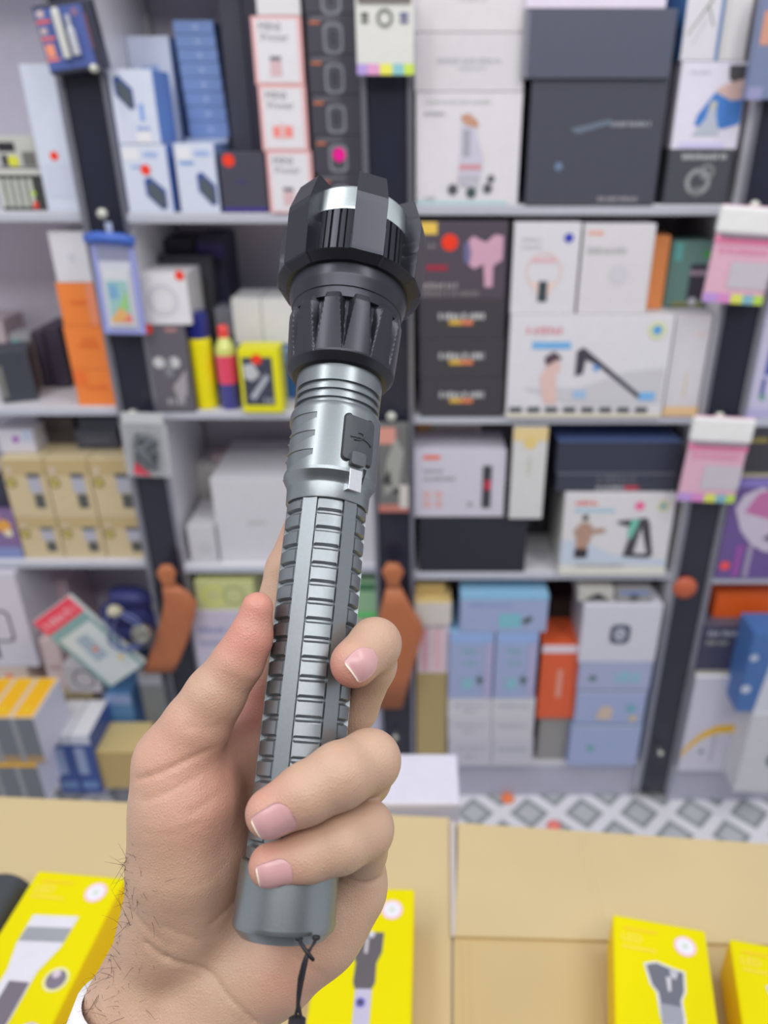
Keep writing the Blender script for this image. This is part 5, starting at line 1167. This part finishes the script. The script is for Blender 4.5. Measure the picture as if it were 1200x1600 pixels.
bvh = BVHTree.FromPolygons([tuple(v.co) for v in me.vertices], [tuple(p.vertices) for p in me.polygons])
# fingernails
NAIL = metal('fingernail', (204, 158, 160), 0.3, 0.0, fine=200, bump=0.1)
NAILE = mat((232, 218, 200), 0.35, name='nail_edge')
def nail(Cn, tdir, ndir, rad, Lh, half_deg, lift=0.00016):
    Cn = np.array(Cn, float); t = np.array(tdir, float); t /= np.linalg.norm(t)
    n = np.array(ndir, float); n -= t*(n@t); n /= np.linalg.norm(n); b = np.cross(t, n)
    nu, nv = 22, 16; vs = []
    ref = person_inv
    for layer in (0, 1):
        for i in range(nu+1):
            u = -1+2*i/nu
            wd = 1.0 if u > -0.3 else math.sqrt(max(0.02, 1-((u+0.3)/0.72)**2*0.98))
            if u > 0.8: wd *= 1-0.3*((u-0.8)/0.2)**2
            for j in range(nv+1):
                v = -1+2*j/nv; a = math.radians(half_deg)*v*wd
                q = Cn+t*u*Lh; dr = n*math.cos(a)+b*math.sin(a)
                po = cam_to_world(q+dr*rad*1.9)-ref; pc = cam_to_world(q)-ref
                hit = bvh.ray_cast(po, (pc-po).normalized()); dist = (hit[0]-pc).length if hit[0] is not None else rad
                dist = min(dist, rad*1.14)
                r = dist+lift*(1.0-0.7*abs(v)**5)*(1.0 if u > -0.8 else 0.5)+(0.00022 if u > 0.85 else 0)-(0.0 if layer == 0 else 0.0006)
                vs.append(tuple(cam_to_world(q+dr*r)-ref))
    k = (nu+1)*(nv+1); fs = []; ms = []
    for i in range(nu):
        for j in range(nv):
            q = (i*(nv+1)+j, i*(nv+1)+j+1, (i+1)*(nv+1)+j+1, (i+1)*(nv+1)+j)
            fs.append(q); ms.append(1 if i >= nu-1 else 0); fs.append(tuple(x+k for x in q[::-1])); ms.append(ms[-1])
    loop = [j for j in range(nv+1)]+[i*(nv+1)+nv for i in range(1, nu+1)]+[nu*(nv+1)+j for j in range(nv-1, -1, -1)]+[i*(nv+1) for i in range(nu-1, 0, -1)]
    for a, b_ in zip(loop, loop[1:]+loop[:1]): fs.append((a, b_, b_+k, a+k)); ms.append(0)
    mb = MB(); mb.v = vs; mb.f = fs; mb.m = ms; mb.mats = [NAIL, NAILE]
    return mb.build('fingernail', person, smooth=True)
def on_seg(p, q, f): return V(*(np.array(p[:3])*(1-f)+np.array(q[:3])*f))
a, b = ring[-2], ring[-1]; d = V(*b[:3])-V(*a[:3])
nail(on_seg(a, b, 0.93), d, (-0.06, -0.25, -1), 8.1*mm, 6.2*mm, 41)
a, b = little[-2], little[-1]; d = V(*b[:3])-V(*a[:3])
nail(on_seg(a, b, 0.93), d, (-0.04, -0.1, -1), 7.35*mm, 5.4*mm, 38)
a, b = middle[-2], middle[-1]; d = np.array((-0.0075, -0.0058, -0.0035))
nail(V(*middle[-1][:3])+np.array((0.0016, 0.0006, -0.0004)), d, (0.45, 0.15, -1), 7.9*mm, 5.4*mm, 43)
a, b = V(*thumb[-2][:3]), V(*thumb[-1][:3])
nail(b*0.75+a*0.25+np.array((0, 0, 0.003)), b-a, (-1, 0.35, 0.25), 6.0*mm, 6.0*mm, 46)

# dark hairs at the edge of the wrist
rnd = random.Random(11)
hb = MB(); HAIR = mat((70, 54, 44), 0.5, name='dark_hair', g=1.0)
for i in range(420):
    py = rnd.uniform(1335, 1600)
    edge = np.interp(py, [1335, 1400, 1470, 1548, 1600], [199, 190, 165, 133, 110])
    px = edge+abs(rnd.gauss(0, 1))*np.interp(py, [1335, 1420, 1500, 1600], [3, 22, 45, 50])-2
    o_ = Vector((0, 0, H))-person_inv; tgt = cam_to_world(V(px, py, .4))-person_inv
    hit = bvh.ray_cast(o_, (tgt-o_).normalized())
    if hit[0] is None: continue
    p, nrm = hit[0], hit[1]
    ln = rnd.uniform(0.004, 0.010); dv = Vector((rnd.uniform(-1, .6), rnd.uniform(-.5, .2), rnd.uniform(-.6, .8)))
    dv = (dv-nrm*dv.dot(nrm)*0.8).normalized(); cv_ = Vector((rnd.uniform(-1, 1), rnd.uniform(-1, 1), rnd.uniform(-1, 1)))*0.5
    pts = []
    for k in range(6):
        t = k/5; pts.append(p+nrm*(0.0002+0.0016*math.sin(t*1.8))+(dv*t+cv_*t*t)*ln)
    hb.tube(pts, 0.00005, HAIR, 4, rs=[0.00008, 0.00008, 0.00007, 0.00006, 0.00005, 0.00003])
tag(hb.build('arm_hair', person, smooth=True), kind='stuff')
# white sleeve
c0 = cam_to_world(V(268, 1580, .276))-person_inv; c1 = cam_to_world(V(195, 1860, .268))-person_inv; c2 = cam_to_world(V(110, 2120, .262))-person_inv
def sleeve():
    ax = (c1-c0).normalized(); side = Vector((1, 0, 0)); side = (side-ax*side.dot(ax)).normalized(); fr = ax.cross(side); vdir = (c0+person_inv-Vector((0, 0, H))).normalized()
    vs = []; n = 48; rows = []
    for (cc, a, b, off) in ((c0, .0312, .0275, 0), (c0, .0335, .0295, 0.0), (c0+(c1-c0)*.15, .0345, .030, 0), (c1, .037, .033, 0), (c2, .041, .037, 0), (c2, .036, .033, 0), (c1, .034, .030, 0), (c0, .0312, .0275, 0)):
        for k in range(n):
            t = 2*math.pi*k/n
            front = -fr.dot(vdir)*math.sin(t)-side.dot(vdir)*math.cos(t)
            dip = 0.0*front if cc is not c1 and cc is not c2 else 0.0
            vs.append(tuple(cc+side*a*math.cos(t)+fr*b*math.sin(t)+ax*(0.0007*math.sin(3*t)+dip)))
        rows.append(1)
    fs = [(i*n+k, i*n+(k+1) % n, (i+1)*n+(k+1) % n, (i+1)*n+k) for i in range(len(rows)-1) for k in range(n)]
    mb = MB(); mb.add(vs, fs, mat((226, 226, 230), 0.8, name='white_cotton', bump=0.4, scale=900)); return mb.build('sleeve', person, smooth=True)
sleeve()
